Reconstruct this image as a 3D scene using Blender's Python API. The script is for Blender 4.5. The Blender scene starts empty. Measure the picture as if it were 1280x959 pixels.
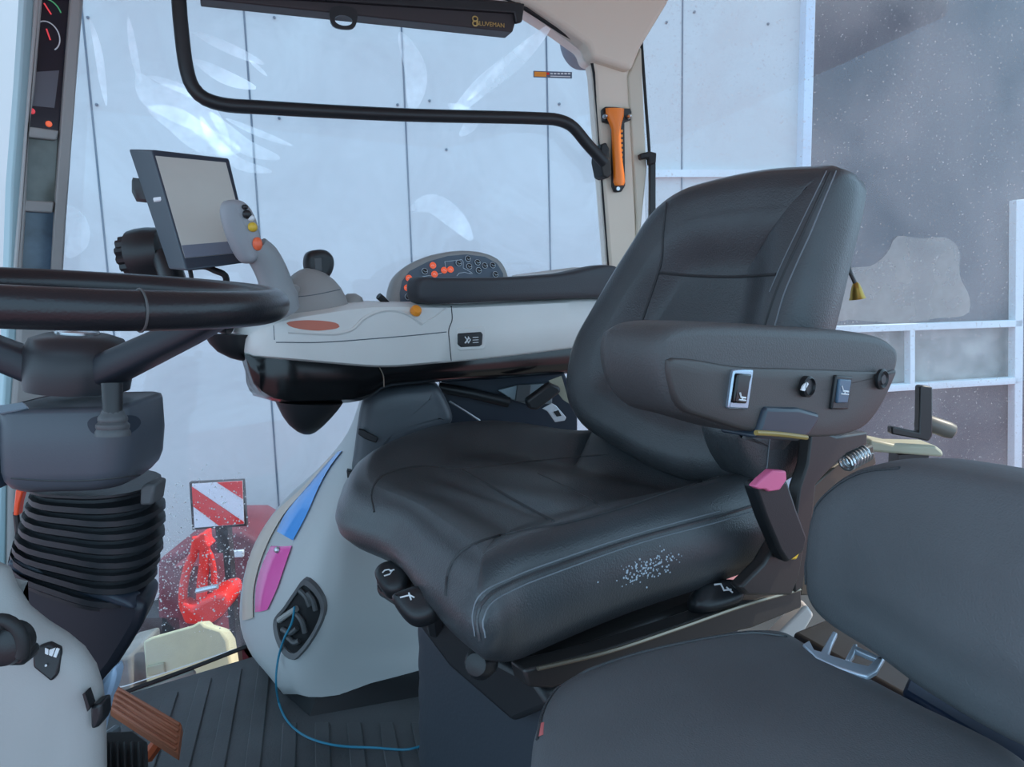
import bpy, bmesh, math, random
from mathutils import Vector, Matrix
random.seed(7)
rad = math.radians
COL = bpy.context.scene.collection
SC = bpy.context.scene
# ------------------------------------------------------------------ camera
FPX = 950.0
CAM = Vector((0, 0, .85))
_p, _r = rad(8.0), rad(1.5)
_f = Vector((0, math.cos(_p), -math.sin(_p)))
_u0 = Vector((0, math.sin(_p), math.cos(_p)))
_r0 = Vector((1, 0, 0))
_R = _r0*math.cos(_r) - _u0*math.sin(_r)
_U = _r0*math.sin(_r) + _u0*math.cos(_r)
def ray(px, py): return _f + _R*((px-640)/FPX) + _U*((479.5-py)/FPX)
def at(px, py, d):
    v = ray(px, py); return CAM + v*(d/v.y)
def onz(px, py, z):
    v = ray(px, py); return CAM + v*((z-CAM.z)/v.z)
def onpl(px, py, p0, n):
    v = ray(px, py); return CAM + v*((p0-CAM).dot(n)/v.dot(n))
def proj(P):
    q = P-CAM; z = q.dot(_f); return (640+FPX*q.dot(_R)/z, 479.5-FPX*q.dot(_U)/z)
cam = bpy.data.cameras.new('camera'); co = bpy.data.objects.new('camera', cam); COL.objects.link(co)
M4 = Matrix.Identity(4)
for i in range(3):
    M4[i][0] = _R[i]; M4[i][1] = _U[i]; M4[i][2] = -_f[i]
M4.translation = CAM
co.matrix_world = M4
cam.sensor_width = 36; cam.lens = 36*FPX/1280; cam.clip_start = .02; cam.clip_end = 200
SC.camera = co
class VP:
    """an upright plane in the cab through two picked points; call it with a picked point"""
    def __init__(s, pa, da, pb, db, py=400, lean=0.0):
        s.a = at(pa, py, da); b = at(pb, py, db)
        s.t = Vector((b.x-s.a.x, b.y-s.a.y, 0)).normalized()
        s.n0 = Vector((-s.t.y, s.t.x, 0))            # points away from the viewer
        if s.n0.y < 0: s.n0 = -s.n0
        s.up = (Vector((0, 0, 1)) + s.n0*lean).normalized()
        s.n = (s.n0 - Vector((0, 0, 1))*lean).normalized()
    def __call__(s, px, py, off=0.0): return onpl(px, py, s.a + s.n*off, s.n)
    def many(s, pts, off=0.0): return [s(x, y, off) for x, y in pts]
# ------------------------------------------------------------------ materials
def lin(c):
    return tuple(((v/255)/12.92 if v/255 <= .04045 else ((v/255+.055)/1.055)**2.4) for v in c[:3]) + (1,)
def mat(name, c, rough=.5, metal=0., bump=0., scale=200., var=0., vscale=6., emit=None, est=1., coat=0., spec=.5):
    m = bpy.data.materials.new(name); m.use_nodes = True
    nt = m.node_tree; b = nt.nodes['Principled BSDF']
    col = lin(c)
    b.inputs['Base Color'].default_value = col
    b.inputs['Roughness'].default_value = rough
    b.inputs['Metallic'].default_value = metal
    b.inputs['Coat Weight'].default_value = coat
    b.inputs['Specular IOR Level'].default_value = spec
    tc = nt.nodes.new('ShaderNodeTexCoord')
    if bump:
        n = nt.nodes.new('ShaderNodeTexNoise'); n.inputs['Scale'].default_value = scale; n.inputs['Detail'].default_value = 3
        nt.links.new(tc.outputs['Object'], n.inputs['Vector'])
        bp = nt.nodes.new('ShaderNodeBump'); bp.inputs['Strength'].default_value = bump; bp.inputs['Distance'].default_value = .002
        nt.links.new(n.outputs['Fac'], bp.inputs['Height']); nt.links.new(bp.outputs['Normal'], b.inputs['Normal'])
    if var:
        n = nt.nodes.new('ShaderNodeTexNoise'); n.inputs['Scale'].default_value = vscale; n.inputs['Detail'].default_value = 5
        nt.links.new(tc.outputs['Object'], n.inputs['Vector'])
        r = nt.nodes.new('ShaderNodeValToRGB')
        r.color_ramp.elements[0].position = .3; r.color_ramp.elements[1].position = .7
        r.color_ramp.elements[0].color = tuple(v*(1-var) for v in col[:3])+(1,)
        r.color_ramp.elements[1].color = tuple(min(1, v*(1+var)) for v in col[:3])+(1,)
        nt.links.new(n.outputs['Fac'], r.inputs['Fac']); nt.links.new(r.outputs['Color'], b.inputs['Base Color'])
    if emit:
        b.inputs['Emission Color'].default_value = lin(emit); b.inputs['Emission Strength'].default_value = est
    return m
# ------------------------------------------------------------------ mesh builder (world coordinates)
def spline(pts, n, closed=False):
    P = [Vector(p) for p in pts]; m = len(P); out = []
    segs = m if closed else m-1
    # arc-length even sampling of a Catmull-Rom curve
    dense = []
    for i in range(segs):
        p1, p2 = P[i], P[(i+1) % m]
        p0 = P[i-1] if (closed or i > 0) else p1*2-p2
        p3 = P[(i+2) % m] if (closed or i+2 < m) else p2*2-p1
        t0 = 0; t1 = max((p1-p0).length, 1e-6)**.5; t2 = t1+max((p2-p1).length, 1e-6)**.5; t3 = t2+max((p3-p2).length, 1e-6)**.5
        for k in range(14):
            t = t1+(t2-t1)*k/14
            A1 = p0*((t1-t)/(t1-t0))+p1*((t-t0)/(t1-t0)); A2 = p1*((t2-t)/(t2-t1))+p2*((t-t1)/(t2-t1)); A3 = p2*((t3-t)/(t3-t2))+p3*((t-t2)/(t3-t2))
            B1 = A1*((t2-t)/(t2-t0))+A2*((t-t0)/(t2-t0)); B2 = A2*((t3-t)/(t3-t1))+A3*((t-t1)/(t3-t1))
            dense.append(B1*((t2-t)/(t2-t1))+B2*((t-t1)/(t2-t1)))
    dense.append(P[0].copy() if closed else P[-1].copy())
    L = [0]
    for i in range(1, len(dense)): L.append(L[-1]+(dense[i]-dense[i-1]).length)
    tot = L[-1]; cnt = n if closed else n-1; j = 0
    for k in range(n):
        s = tot*k/cnt
        while j < len(L)-2 and L[j+1] < s: j += 1
        w = (s-L[j])/max(L[j+1]-L[j], 1e-9)
        out.append(dense[j].lerp(dense[j+1], min(max(w, 0), 1)))
    return out
class MB:
    def __init__(s): s.v = []; s.f = []; s.mi = []
    def face(s, idx, mi=0): s.f.append(idx); s.mi.append(mi)
    def grid(s, rows, cu=False, cv=False, mi=0, flip=False):
        b = len(s.v); R = len(rows); C = len(rows[0])
        for r in rows: s.v += [Vector(p) for p in r]
        for i in range(R if cv else R-1):
            for j in range(C if cu else C-1):
                a = b+i*C+j; c = b+i*C+(j+1) % C; d = b+((i+1) % R)*C+(j+1) % C; e = b+((i+1) % R)*C+j
                s.face((a, e, d, c) if flip else (a, c, d, e), mi)
        return b
    def cap(s, ring, mi=0, flip=False):
        b = len(s.v); s.v += [Vector(p) for p in ring]; ids = list(range(b, b+len(ring)))
        s.face(tuple(reversed(ids)) if flip else tuple(ids), mi)
    def loft(s, rings, caps=True, mi=0):
        s.grid(rings, cu=True, mi=mi)
        if caps: s.cap(rings[0], mi, True); s.cap(rings[-1], mi)
    def tube(s, pts, r, seg=10, closed=False, caps=True, n=None, mi=0, flat=None):
        P = spline(pts, n, closed) if n else [Vector(p) for p in pts]
        N = len(P)
        rr = r if isinstance(r, (list, tuple)) else [r]*N
        if len(rr) != N: rr = [rr[0]+(0)*k if len(rr) == 1 else rr[min(int(k/(N-1)*(len(rr)-1)), len(rr)-2)]*(1-((k/(N-1)*(len(rr)-1)) - min(int(k/(N-1)*(len(rr)-1)), len(rr)-2)))+rr[min(int(k/(N-1)*(len(rr)-1)), len(rr)-2)+1]*((k/(N-1)*(len(rr)-1)) - min(int(k/(N-1)*(len(rr)-1)), len(rr)-2)) for k in range(N)]
        rings = []; up = None
        for k in range(N):
            if closed: t = P[(k+1) % N]-P[k-1]
            else: t = P[min(k+1, N-1)]-P[max(k-1, 0)]
            t.normalize()
            if up is None:
                up = Vector((0, 0, 1)) if abs(t.z) < .9 else Vector((0, 1, 0))
            up = (up - t*up.dot(t)).normalized(); sd = t.cross(up)
            ky = 1 if flat is None else flat
            rings.append([P[k]+(sd*math.cos(a)+up*math.sin(a)*ky)*rr[k] for a in [2*math.pi*q/seg for q in range(seg)]])
        s.grid(rings, cu=True, cv=closed, mi=mi, flip=True)
        if caps and not closed: s.cap(rings[0], mi); s.cap(rings[-1], mi, True)
    def lathe(s, prof, o, ax=(0, 0, 1), seg=28, mi=0, sx=1.0):
        ax = Vector(ax).normalized(); o = Vector(o)
        a = Vector((1, 0, 0)) if abs(ax.x) < .9 else Vector((0, 1, 0))
        a = (a-ax*a.dot(ax)).normalized(); b = ax.cross(a)
        rings = [[o+ax*h+(a*math.cos(t)*sx+b*math.sin(t))*max(r, 1e-5) for t in [2*math.pi*q/seg for q in range(seg)]] for r, h in prof]
        s.loft(rings, mi=mi)
    def prism(s, poly, vec, mi=0):
        vec = Vector(vec); poly = [Vector(p) for p in poly]
        b = [p+vec for p in poly]; n = Vector((0, 0, 0))
        for i in range(len(poly)): n += poly[i].cross(poly[(i+1) % len(poly)])
        if n.dot(vec) > 0: poly, b = list(reversed(poly)), list(reversed(b))
        s.cap(poly, mi); s.cap(b, mi, True)
        base = len(s.v); n_ = len(poly); s.v += poly+b
        for i in range(n_):
            j = (i+1) % n_; s.face((base+i, base+n_+i, base+n_+j, base+j), mi)
    def box(s, c, ax, ay, az, mi=0):
        c = Vector(c); ax, ay, az = Vector(ax), Vector(ay), Vector(az)
        s.prism([c-ax-ay-az, c+ax-ay-az, c+ax+ay-az, c-ax+ay-az], az*2, mi)
    def pillow(s, outline, n, prof, N=84, rings=9, hf=None, mi=0, smooth=True, sm=0):
        """outline (closed) in a plane with normal n towards the front; prof = [(inset, height)] from back rim to front rim"""
        n = Vector(n).normalized()
        O = spline(outline, N, True) if smooth else [Vector(p) for p in outline]
        N = len(O)
        c = sum(O, Vector())/N; area = Vector()
        for i in range(N): area += (O[i]-c).cross(O[(i+1) % N]-c)
        if area.dot(n) < 0: O.reverse()
        nor = []
        for i in range(N):
            t = (O[(i+1) % N]-O[i-1]); t = t - n*t.dot(n); nor.append(n.cross(t).normalized())
        R = []
        for ins, h in prof:
            g = [O[i]+nor[i]*ins+n*h for i in range(N)]
            for _ in range(int(max(ins, 0)*sm)): g = [g[i]*.5+(g[i-1]+g[(i+1) % N])*.25 for i in range(N)]
            R.append(g)
        last = R[-1]; hl = prof[-1][1]
        for k in range(1, rings):
            q = k/rings; ring = []
            for i in range(N):
                p = last[i].lerp(c+n*hl, q)
                if hf: p = p + n*hf(q, p)
                ring.append(p)
            R.append(ring)
        cc = c+n*hl
        if hf: cc = cc+n*hf(1.0, cc)
        s.grid(R, cu=True, mi=mi)
        s.cap(R[0], mi, True)
        b = len(s.v); s.v += R[-1]+[cc]
        for i in range(N): s.face((b+i, b+(i+1) % N, b+N), mi)
    def text(s, body, o, xd, yd, size, depth=.0004, mi=0):
        cu = bpy.data.curves.new('t', 'FONT'); cu.body = body; cu.size = size; cu.extrude = depth; cu.align_x = 'CENTER'; cu.align_y = 'CENTER'
        ob = bpy.data.objects.new('t', cu); COL.objects.link(ob)
        dg = bpy.context.evaluated_depsgraph_get(); me = bpy.data.meshes.new_from_object(ob.evaluated_get(dg))
        xd = Vector(xd).normalized(); yd = Vector(yd); yd = (yd-xd*yd.dot(xd)).normalized(); zd = xd.cross(yd); o = Vector(o)
        b = len(s.v); s.v += [o+xd*v.co.x+yd*v.co.y+zd*v.co.z for v in me.vertices]
        for p in me.polygons: s.face(tuple(b+i for i in p.vertices), mi)
        bpy.data.objects.remove(ob); bpy.data.curves.remove(cu); bpy.data.meshes.remove(me)
def wloc(o):
    v = Vector()
    while o: v += o.location; o = o.parent
    return v
def obj(name, mb, m, parent=None, bevel=0, sub=0, seg=2, ang=38, flat=False):
    me = bpy.data.meshes.new(name)
    if parent: org = wloc(parent)
    else:
        xs = [v.x for v in mb.v]; ys = [v.y for v in mb.v]; zs = [v.z for v in mb.v]
        org = Vector(((min(xs)+max(xs))/2, (min(ys)+max(ys))/2, min(zs)))
    me.from_pydata([v-org for v in mb.v], [], mb.f)
    ms = m if isinstance(m, (list, tuple)) else [m]
    for x in ms: me.materials.append(x)
    for p, i in zip(me.polygons, mb.mi): p.material_index = i
    bm = bmesh.new(); bm.from_mesh(me); bmesh.ops.remove_doubles(bm, verts=bm.verts, dist=1e-5)
    bmesh.ops.recalc_face_normals(bm, faces=bm.faces); bm.to_mesh(me); bm.free()
    if not flat:
        for p in me.polygons: p.use_smooth = True
        me.set_sharp_from_angle(angle=rad(ang))
    o = bpy.data.objects.new(name, me); COL.objects.link(o)
    if parent: o.parent = parent
    else: o.location = org
    if bevel:
        b = o.modifiers.new('bevel', 'BEVEL'); b.width = bevel; b.segments = seg; b.limit_method = 'ANGLE'; b.angle_limit = rad(35)
        b.use_clamp_overlap = True
    if sub:
        q = o.modifiers.new('sub', 'SUBSURF'); q.levels = sub; q.render_levels = sub
    return o
def tag(o, label, cat, group=None):
    o['label'] = label; o['category'] = cat
    if group: o['group'] = group
    return o
def thing(name, label, cat, base, group=None):
    o = bpy.data.objects.new(name, None); COL.objects.link(o); o.location = Vector(base); o.empty_display_size = .05
    return tag(o, label, cat, group)
def struct(o): o['kind'] = 'structure'; return o
def P(name, fn, m, parent=None, **k):
    mb = MB(); fn(mb); return obj(name, mb, m, parent, **k)
# ------------------------------------------------------------------ palette
LEATHER = mat('black_leather', (62, 65, 68), .31, bump=.35, scale=420, var=.18, vscale=9)
CLOTH = mat('dark_vinyl', (88, 91, 94), .55, bump=.3, scale=600, var=.10, vscale=7)
STITCH = mat('grey_thread', (118, 124, 130), .7)
SEAM = mat('dark_seam', (50, 52, 54), .6)
GREYP = mat('light_grey_plastic', (216, 216, 212), .45, bump=.12, scale=700, var=.04)
GREYD = mat('mid_grey_plastic', (152, 152, 150), .5, bump=.1, scale=700)
DARKP = mat('charcoal_plastic', (78, 80, 82), .5, bump=.15, scale=700)
BLACKP = mat('black_plastic', (30, 32, 35), .42, bump=.1, scale=600)
GLOSSB = mat('gloss_black_plastic', (16, 17, 19), .16)
RUBBER = mat('black_rubber', (26, 28, 30), .6, bump=.15, scale=300)
MATF = mat('floor_rubber', (72, 74, 76), .55, bump=.3, scale=260, var=.3, vscale=5)
STEEL = mat('steel', (190, 194, 198), .28, metal=.9)
DARKM = mat('dark_painted_metal', (46, 44, 44), .35, bump=.05)
WHITEM = mat('white_print', (225, 228, 230), .5)
TRIMG = mat('headliner_grey', (224, 212, 194), .7, bump=.1, scale=500)
CREAM = mat('pillar_sunlit_cream', (205, 198, 180), .6)
ORANGE = mat('orange_plastic', (250, 130, 20), .35)
ORLIT = mat('orange_lit_icon', (255, 110, 70), .4, emit=(255, 100, 60), est=.35)
AMBER = mat('amber_button', (240, 150, 50), .35)
RED = mat('red_paint', (235, 40, 25), .35)
DRED = mat('dull_red_paint', (112, 48, 58), .5, var=.3, vscale=5)
PINK = mat('pink_release', (235, 110, 150), .45)
WALLM = mat('white_wall_panel', (204, 202, 200), .55, var=.03, vscale=1.2)
GROOVE = mat('panel_groove', (92, 104, 116), .7)
GATEM = mat('dark_gate', (66, 60, 66), .6, var=.06, vscale=1.5)
GROUNDM = mat('red_brick_paving', (152, 98, 100), .85, bump=.3, scale=40, var=.2, vscale=3)
SCREEN = mat('grey_screen', (196, 194, 186), .22, var=.05, vscale=8)
BROWN = mat('brown_rubber_pedal', (150, 86, 58), .6, bump=.2, scale=250, var=.15)
BLUEW = mat('teal_wire', (40, 130, 160), .4)
BEIGE = mat('pale_stone', (205, 196, 160), .8, var=.12, vscale=8, bump=.2, scale=60)
GOLD = mat('gold_print', (200, 170, 105), .35, metal=.4)
BRASS = mat('brass', (170, 140, 70), .3, metal=.8)
# ------------------------------------------------------------------ glass
def glass_mat(name, dust, lo, hi, streak=0.0, tint=(.93, .97, 1), dcol=(.86, .88, .92)):
    m = bpy.data.materials.new(name); m.use_nodes = True; nt = m.node_tree; nt.nodes.clear()
    N = nt.nodes.new; L = nt.links.new
    out = N('ShaderNodeOutputMaterial'); tr = N('ShaderNodeBsdfTransparent'); tr.inputs['Color'].default_value = tint+(1,)
    gl = N('ShaderNodeBsdfGlossy'); gl.inputs['Roughness'].default_value = .02
    fr = N('ShaderNodeFresnel'); fr.inputs['IOR'].default_value = 1.35
    mx = N('ShaderNodeMixShader'); L(fr.outputs[0], mx.inputs[0]); L(tr.outputs[0], mx.inputs[1]); L(gl.outputs[0], mx.inputs[2])
    df = N('ShaderNodeBsdfDiffuse'); df.inputs['Color'].default_value = dcol+(1,)
    tl = N('ShaderNodeBsdfTranslucent'); tl.inputs['Color'].default_value = dcol+(1,)
    dm = N('ShaderNodeMixShader'); dm.inputs[0].default_value = .5; L(df.outputs[0], dm.inputs[1]); L(tl.outputs[0], dm.inputs[2])
    tc = N('ShaderNodeTexCoord'); n1 = N('ShaderNodeTexNoise'); n1.inputs['Scale'].default_value = 3.0; n1.inputs['Detail'].default_value = 6; n1.inputs['Distortion'].default_value = streak
    L(tc.outputs['Object'], n1.inputs['Vector'])
    n2 = N('ShaderNodeTexNoise'); n2.inputs['Scale'].default_value = 150; n2.inputs['Detail'].default_value = 2
    L(tc.outputs['Object'], n2.inputs['Vector'])
    r1 = N('ShaderNodeMapRange'); r1.inputs['From Min'].default_value = .35; r1.inputs['From Max'].default_value = .7; r1.inputs['To Min'].default_value = lo; r1.inputs['To Max'].default_value = hi
    L(n1.outputs['Fac'], r1.inputs['Value'])
    r2 = N('ShaderNodeMapRange'); r2.inputs['From Min'].default_value = .66; r2.inputs['From Max'].default_value = .74; r2.inputs['To Max'].default_value = dust
    L(n2.outputs['Fac'], r2.inputs['Value'])
    ad = N('ShaderNodeMath'); ad.operation = 'ADD'; ad.use_clamp = True; L(r1.outputs[0], ad.inputs[0]); L(r2.outputs[0], ad.inputs[1])
    fx = N('ShaderNodeMixShader'); L(ad.outputs[0], fx.inputs[0]); L(mx.outputs[0], fx.inputs[1]); L(dm.outputs[0], fx.inputs[2])
    L(fx.outputs[0], out.inputs['Surface'])
    return m
GLASS = glass_mat('side_glass', .05, 0.0, .22, 1.5)
DUSTY = glass_mat('dusty_glass', .38, .06, .24, .6, dcol=(.92, .83, .80))
# ------------------------------------------------------------------ light and sky
w = bpy.data.worlds.new('sky'); SC.world = w; w.use_nodes = True
nt = w.node_tree; bg = nt.nodes['Background']
tcw = nt.nodes.new('ShaderNodeTexCoord'); sep = nt.nodes.new('ShaderNodeSeparateXYZ'); rp = nt.nodes.new('ShaderNodeValToRGB')
nt.links.new(tcw.outputs['Generated'], sep.inputs[0]); nt.links.new(sep.outputs['Z'], rp.inputs[0])
rp.color_ramp.elements[0].position = 0.0; rp.color_ramp.elements[0].color = (.51, .77, 1.0, 1)
rp.color_ramp.elements[1].position = .7; rp.color_ramp.elements[1].color = (.46, .74, 1.0, 1)
nt.links.new(rp.outputs[0], bg.inputs[0]); bg.inputs[1].default_value = 2.1
sd = Vector((.64, .12, .76)).normalized()
sl = bpy.data.lights.new('sun', 'SUN'); sl.energy = 4.0; sl.angle = rad(.6); sl.color = (1, .9, .74)
so = bpy.data.objects.new('sun', sl); COL.objects.link(so); so.rotation_euler = sd.to_track_quat('Z', 'Y').to_euler(); so.location = (6, 3, 8)
SC.view_settings.view_transform = 'Standard'; SC.view_settings.look = 'None'; SC.view_settings.gamma = 1; SC.view_settings.use_curve_mapping = False
SC.view_settings.exposure = 0.0
# ------------------------------------------------------------------ outside: wall, gate, ground
GZ = -1.3
wa = rad(10); wt = Vector((math.cos(wa), math.sin(wa), 0)); wn = Vector((-math.sin(wa), math.cos(wa), 0)); w0 = Vector((0, 5.2, 0))
def onw(px, py, off=0): return onpl(px, py, w0+wn*off, wn)
def wv(px, py, z, off=0): q = onw(px, py, off); q.z = z; return q
def outer_wall(mb):
    a = wv(-260, 60, 0)-wt*4; b = wv(1004, 60, 0)
    mb.prism([Vector((a.x, a.y, GZ)), Vector((b.x, b.y, GZ)), Vector((b.x, b.y, 3.3)), Vector((a.x, a.y, 3.3))], wn*.2)
    zt = 3.3; k = [-110, 33, 107, 308, 503, 683, 853]
    for px in [-95, 107, 308, 503, 683, 853]:
        c = wv(px, 60, GZ, -.002); mb.box((c.x, c.y, (GZ+zt)/2), wt*.0055, wn*.002, (0, 0, (zt-GZ)/2), 1)
    for px, py in [(110, 22), (121, 131), (343, 22), (349, 148), (497, 131), (491, 25), (537, 126), (558, 187), (699, 130), (868, 15), (833, 28), (960, 30)]:
        c = onw(px, py, -.003); mb.lathe([(.009, 0), (.009, .006), (.004, .009)], c, -wn, 10, 1)
    # pale flashing along the gate and under the panels
    a = wv(815, 213, 0, -.02); b = wv(1004, 213, 0, -.02); z0 = onw(900, 222).z; z1 = onw(900, 213).z
    mb.box(((a.x+b.x)/2, (a.y+b.y)/2, (z0+z1)/2), (b-a)/2, wn*.02, (0, 0, (z1-z0)/2), 2)
struct(P('wall_back', outer_wall, [WALLM, GROOVE, WHITEM]))
def gate(mb):
    a = wv(1013, 60, 0, .06); b = wv(1500, 60, 0, .06)
    # leaf with a real opening for its window row
    def q(px, py): return onw(px, py, .06)
    z = {k: q(1200, k).z for k in (409, 478)}
    xl, xr = wv(1060, 440, 0, .06), wv(1268, 440, 0, .06)
    def bx(p0, p1, z0, z1, th=.04, mi=0, off=0):
        c = (p0+p1)/2+wn*off; mb.box((c.x, c.y, (z0+z1)/2), (p1-p0)/2, wn*th, (0, 0, (z1-z0)/2), mi)
    zt, zb = onw(1165, 408).z, onw(1165, 478).z
    bx(a, b, zt, 3.3); bx(a, b, GZ, zb); bx(a, xl, zb, zt); bx(xr, b, zb, zt)
    for zz in (0.5, 1.2, 1.9): pass
G = struct(P('door_1', gate, GATEM))
def gate_frame(mb):
    def bar(p0, p1, hw):
        a, b = onw(*p0, -.03), onw(*p1, -.03); d = (b-a).normalized(); s = d.cross(wn).normalized()
        mb.box((a+b)/2, (b-a)/2, s*hw, wn*.035)
    bar((1040, 412), (1274, 404), .026); bar((1040, 489), (1272, 475), .026)
    bar((1137, 412), (1137, 482), .02); bar((1271, 250), (1268, 620), .035)
P('window_frame', gate_frame, WHITEM, G, bevel=.004)
def gate_jamb(mb):
    a = wv(1002, 60, GZ, -.03); b = wv(1013, 60, GZ, -.03); c = (a+b)/2
    mb.box((c.x, c.y, 1.0), (b-a)/2, wn*.05, (0, 0, 2.3))
P('door_jamb', gate_jamb, mat('pale_flashing', (205, 214, 226), .5), G, bevel=.004)
def hall(mb):
    a = wv(1000, 440, 0, 1.2); b = wv(1500, 440, 0, 1.2)
    mb.prism([Vector((a.x, a.y, GZ)), Vector((b.x, b.y, GZ)), Vector((b.x, b.y, 3)), Vector((a.x, a.y, 3))], wn*.05)
struct(P('wall_inner', hall, mat('rough_stone_wall', (150, 140, 128), .9, var=.45, vscale=4, bump=.5, scale=20)))
def gl_gate(mb):
    for l, r in ((1040, 1136), (1138, 1270)):
        mb.prism([onw(l, 410, .05), onw(r, 405, .05), onw(r, 477, .05), onw(l, 487, .05)], wn*.004)
P('window_glass', gl_gate, mat('dim_pane', (150, 145, 138), .2, var=.5, vscale=5), G)
def ground(mb): mb.box((0, 4, GZ-.05), (14, 0, 0), (0, 12, 0), (0, 0, .05))
struct(P('ground', ground, GROUNDM))
# ------------------------------------------------------------------ cab shell
SIDE = VP(155, 1.6, 760, 2.0)            # the right hand door glass
RW = VP(800, 2.02, 1280, 2.12)           # the rear quarter glass
def pane(mb):
    o = SIDE.many([(108, -120), (640, -120), (640, 0), (735, 62), (744, 90), (764, 345), (764, 620), (500, 720), (312, 806), (158, 858), (60, 880), (30, 880), (70, 400)])
    mb.prism(o, SIDE.n*.005)
W1 = struct(P('window_1', pane, GLASS))
def seal(mb):
    p = SIDE.many([(630, -6), (655, 8), (700, 37), (732, 58), (742, 78), (748, 130), (756, 240), (764, 350), (768, 520)], -.01)
    mb.tube(p, .0085, 8, n=60)
P('rubber_seal', seal, RUBBER, W1)
P('bottom_seal', lambda mb: mb.tube(SIDE.many([(130, 877), (158, 865), (240, 835), (314, 806)], -.006), .005, 8, n=20), RUBBER, W1)
def sill(mb):
    o = [SIDE(152, 872, -.012), SIDE(242, 838, -.012), SIDE(246, 843, -.012), SIDE(166, 880, -.012)]
    mb.prism(o, SIDE.n*.01)
struct(P('trim_1', sill, mat('sill_trim', (170, 178, 172), .5, var=.3, vscale=18), bevel=.003))
def drops(mb):
    for i in range(900):
        y = random.triangular(575, 800, 730); x = random.uniform(195, 312)
        if y > 860-(x-158)*.35: continue
        c = SIDE(x, y, -.0004); r = random.choice((.0007, .0009, .0011, .0015, .0022))
        mb.lathe([(r, 0), (r*.8, r*.5), (r*.3, r*.8)], c, -SIDE.n, 6)
def reflection_mat():
    m = bpy.data.materials.new('reflection_streak'); m.use_nodes = True; nt = m.node_tree; nt.nodes.clear(); N = nt.nodes.new; L = nt.links.new
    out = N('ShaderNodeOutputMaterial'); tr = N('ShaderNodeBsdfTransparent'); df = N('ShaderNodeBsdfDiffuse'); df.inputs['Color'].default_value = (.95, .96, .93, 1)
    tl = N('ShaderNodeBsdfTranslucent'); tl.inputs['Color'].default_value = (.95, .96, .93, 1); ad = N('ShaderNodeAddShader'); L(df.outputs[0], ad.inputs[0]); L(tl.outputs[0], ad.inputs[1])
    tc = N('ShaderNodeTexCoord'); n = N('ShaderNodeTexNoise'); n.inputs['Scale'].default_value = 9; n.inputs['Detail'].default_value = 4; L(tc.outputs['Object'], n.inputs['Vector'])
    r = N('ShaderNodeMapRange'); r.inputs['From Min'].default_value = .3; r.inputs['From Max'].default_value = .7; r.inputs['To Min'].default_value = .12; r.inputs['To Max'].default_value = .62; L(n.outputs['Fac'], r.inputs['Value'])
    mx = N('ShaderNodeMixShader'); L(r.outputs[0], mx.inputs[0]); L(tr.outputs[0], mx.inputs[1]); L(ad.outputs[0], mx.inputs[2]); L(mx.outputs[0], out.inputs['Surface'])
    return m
REFLECTION = reflection_mat()
def streak(pts, wd):  # pale reflections in the door glass, drawn as translucent ribbons
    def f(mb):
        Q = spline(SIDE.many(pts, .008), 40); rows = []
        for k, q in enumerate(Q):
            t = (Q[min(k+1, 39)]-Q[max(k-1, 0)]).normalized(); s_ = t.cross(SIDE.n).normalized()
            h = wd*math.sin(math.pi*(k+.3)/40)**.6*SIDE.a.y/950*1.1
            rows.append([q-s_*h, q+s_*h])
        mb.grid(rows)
    return P('reflection_streak', f, REFLECTION, W1)
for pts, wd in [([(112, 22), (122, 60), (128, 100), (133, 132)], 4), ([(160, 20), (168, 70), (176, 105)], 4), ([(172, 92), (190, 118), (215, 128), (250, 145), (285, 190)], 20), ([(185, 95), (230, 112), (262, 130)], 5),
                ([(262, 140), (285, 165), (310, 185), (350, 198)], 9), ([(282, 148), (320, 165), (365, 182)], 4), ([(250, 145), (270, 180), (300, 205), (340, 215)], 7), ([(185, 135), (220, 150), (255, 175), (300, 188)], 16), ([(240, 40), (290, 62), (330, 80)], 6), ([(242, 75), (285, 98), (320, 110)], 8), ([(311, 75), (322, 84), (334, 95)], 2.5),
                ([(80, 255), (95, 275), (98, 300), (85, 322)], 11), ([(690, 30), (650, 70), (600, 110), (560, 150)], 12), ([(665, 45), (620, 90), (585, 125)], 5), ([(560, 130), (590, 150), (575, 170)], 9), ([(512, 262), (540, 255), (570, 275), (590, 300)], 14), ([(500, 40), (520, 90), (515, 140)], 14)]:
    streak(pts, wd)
d = P('water_drops', drops, mat('water_drop', (250, 250, 250), .08, spec=.8), W1); d['kind'] = 'stuff'
def pane2(mb):
    mb.prism(RW.many([(800, -120), (1420, -120), (1420, 660), (820, 640), (800, 60)]), RW.n*.005)
W2 = struct(P('window_2', pane2, DUSTY))
def seal2(mb):
    mb.tube(RW.many([(801, 40), (803, 70), (808, 140), (812, 200), (812, 300)], -.008), .004, 8, n=30)
P('rubber_seal', seal2, RUBBER, W2)
# B pillar; sunlight on its return is put into the cream colour
BP = VP(735, 1.96, 800, 2.0)
def bpillar(mb):
    o = BP.many([(738, 60), (744, 90), (764, 345), (768, 640), (812, 640), (796, 300), (791, 180), (786, 95), (790, 80)])
    mb.prism(o, BP.n*.06)
T2 = struct(P('trim_2', bpillar, TRIMG, bevel=.006))
def breturn(mb):
    o = BP.many([(790, 82), (802, 58), (806, 160), (809, 210), (800, 300), (800, 400), (794, 400), (796, 270), (790, 180), (785, 96)], -.004)
    mb.prism(o, BP.n*.07)
P('pillar_return', breturn, CREAM, T2, bevel=.004)
def blower(mb):      # rest of the post behind the seat
    a = BP(768, 520, .0); b = BP(812, 520, 0)
    mb.box(((a.x+b.x)/2, (a.y+b.y)/2+.04, .30), (.045, 0, 0), (0, .03, 0), (0, 0, .45))
struct(P('trim_3', blower, TRIMG, bevel=.006))
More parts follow.
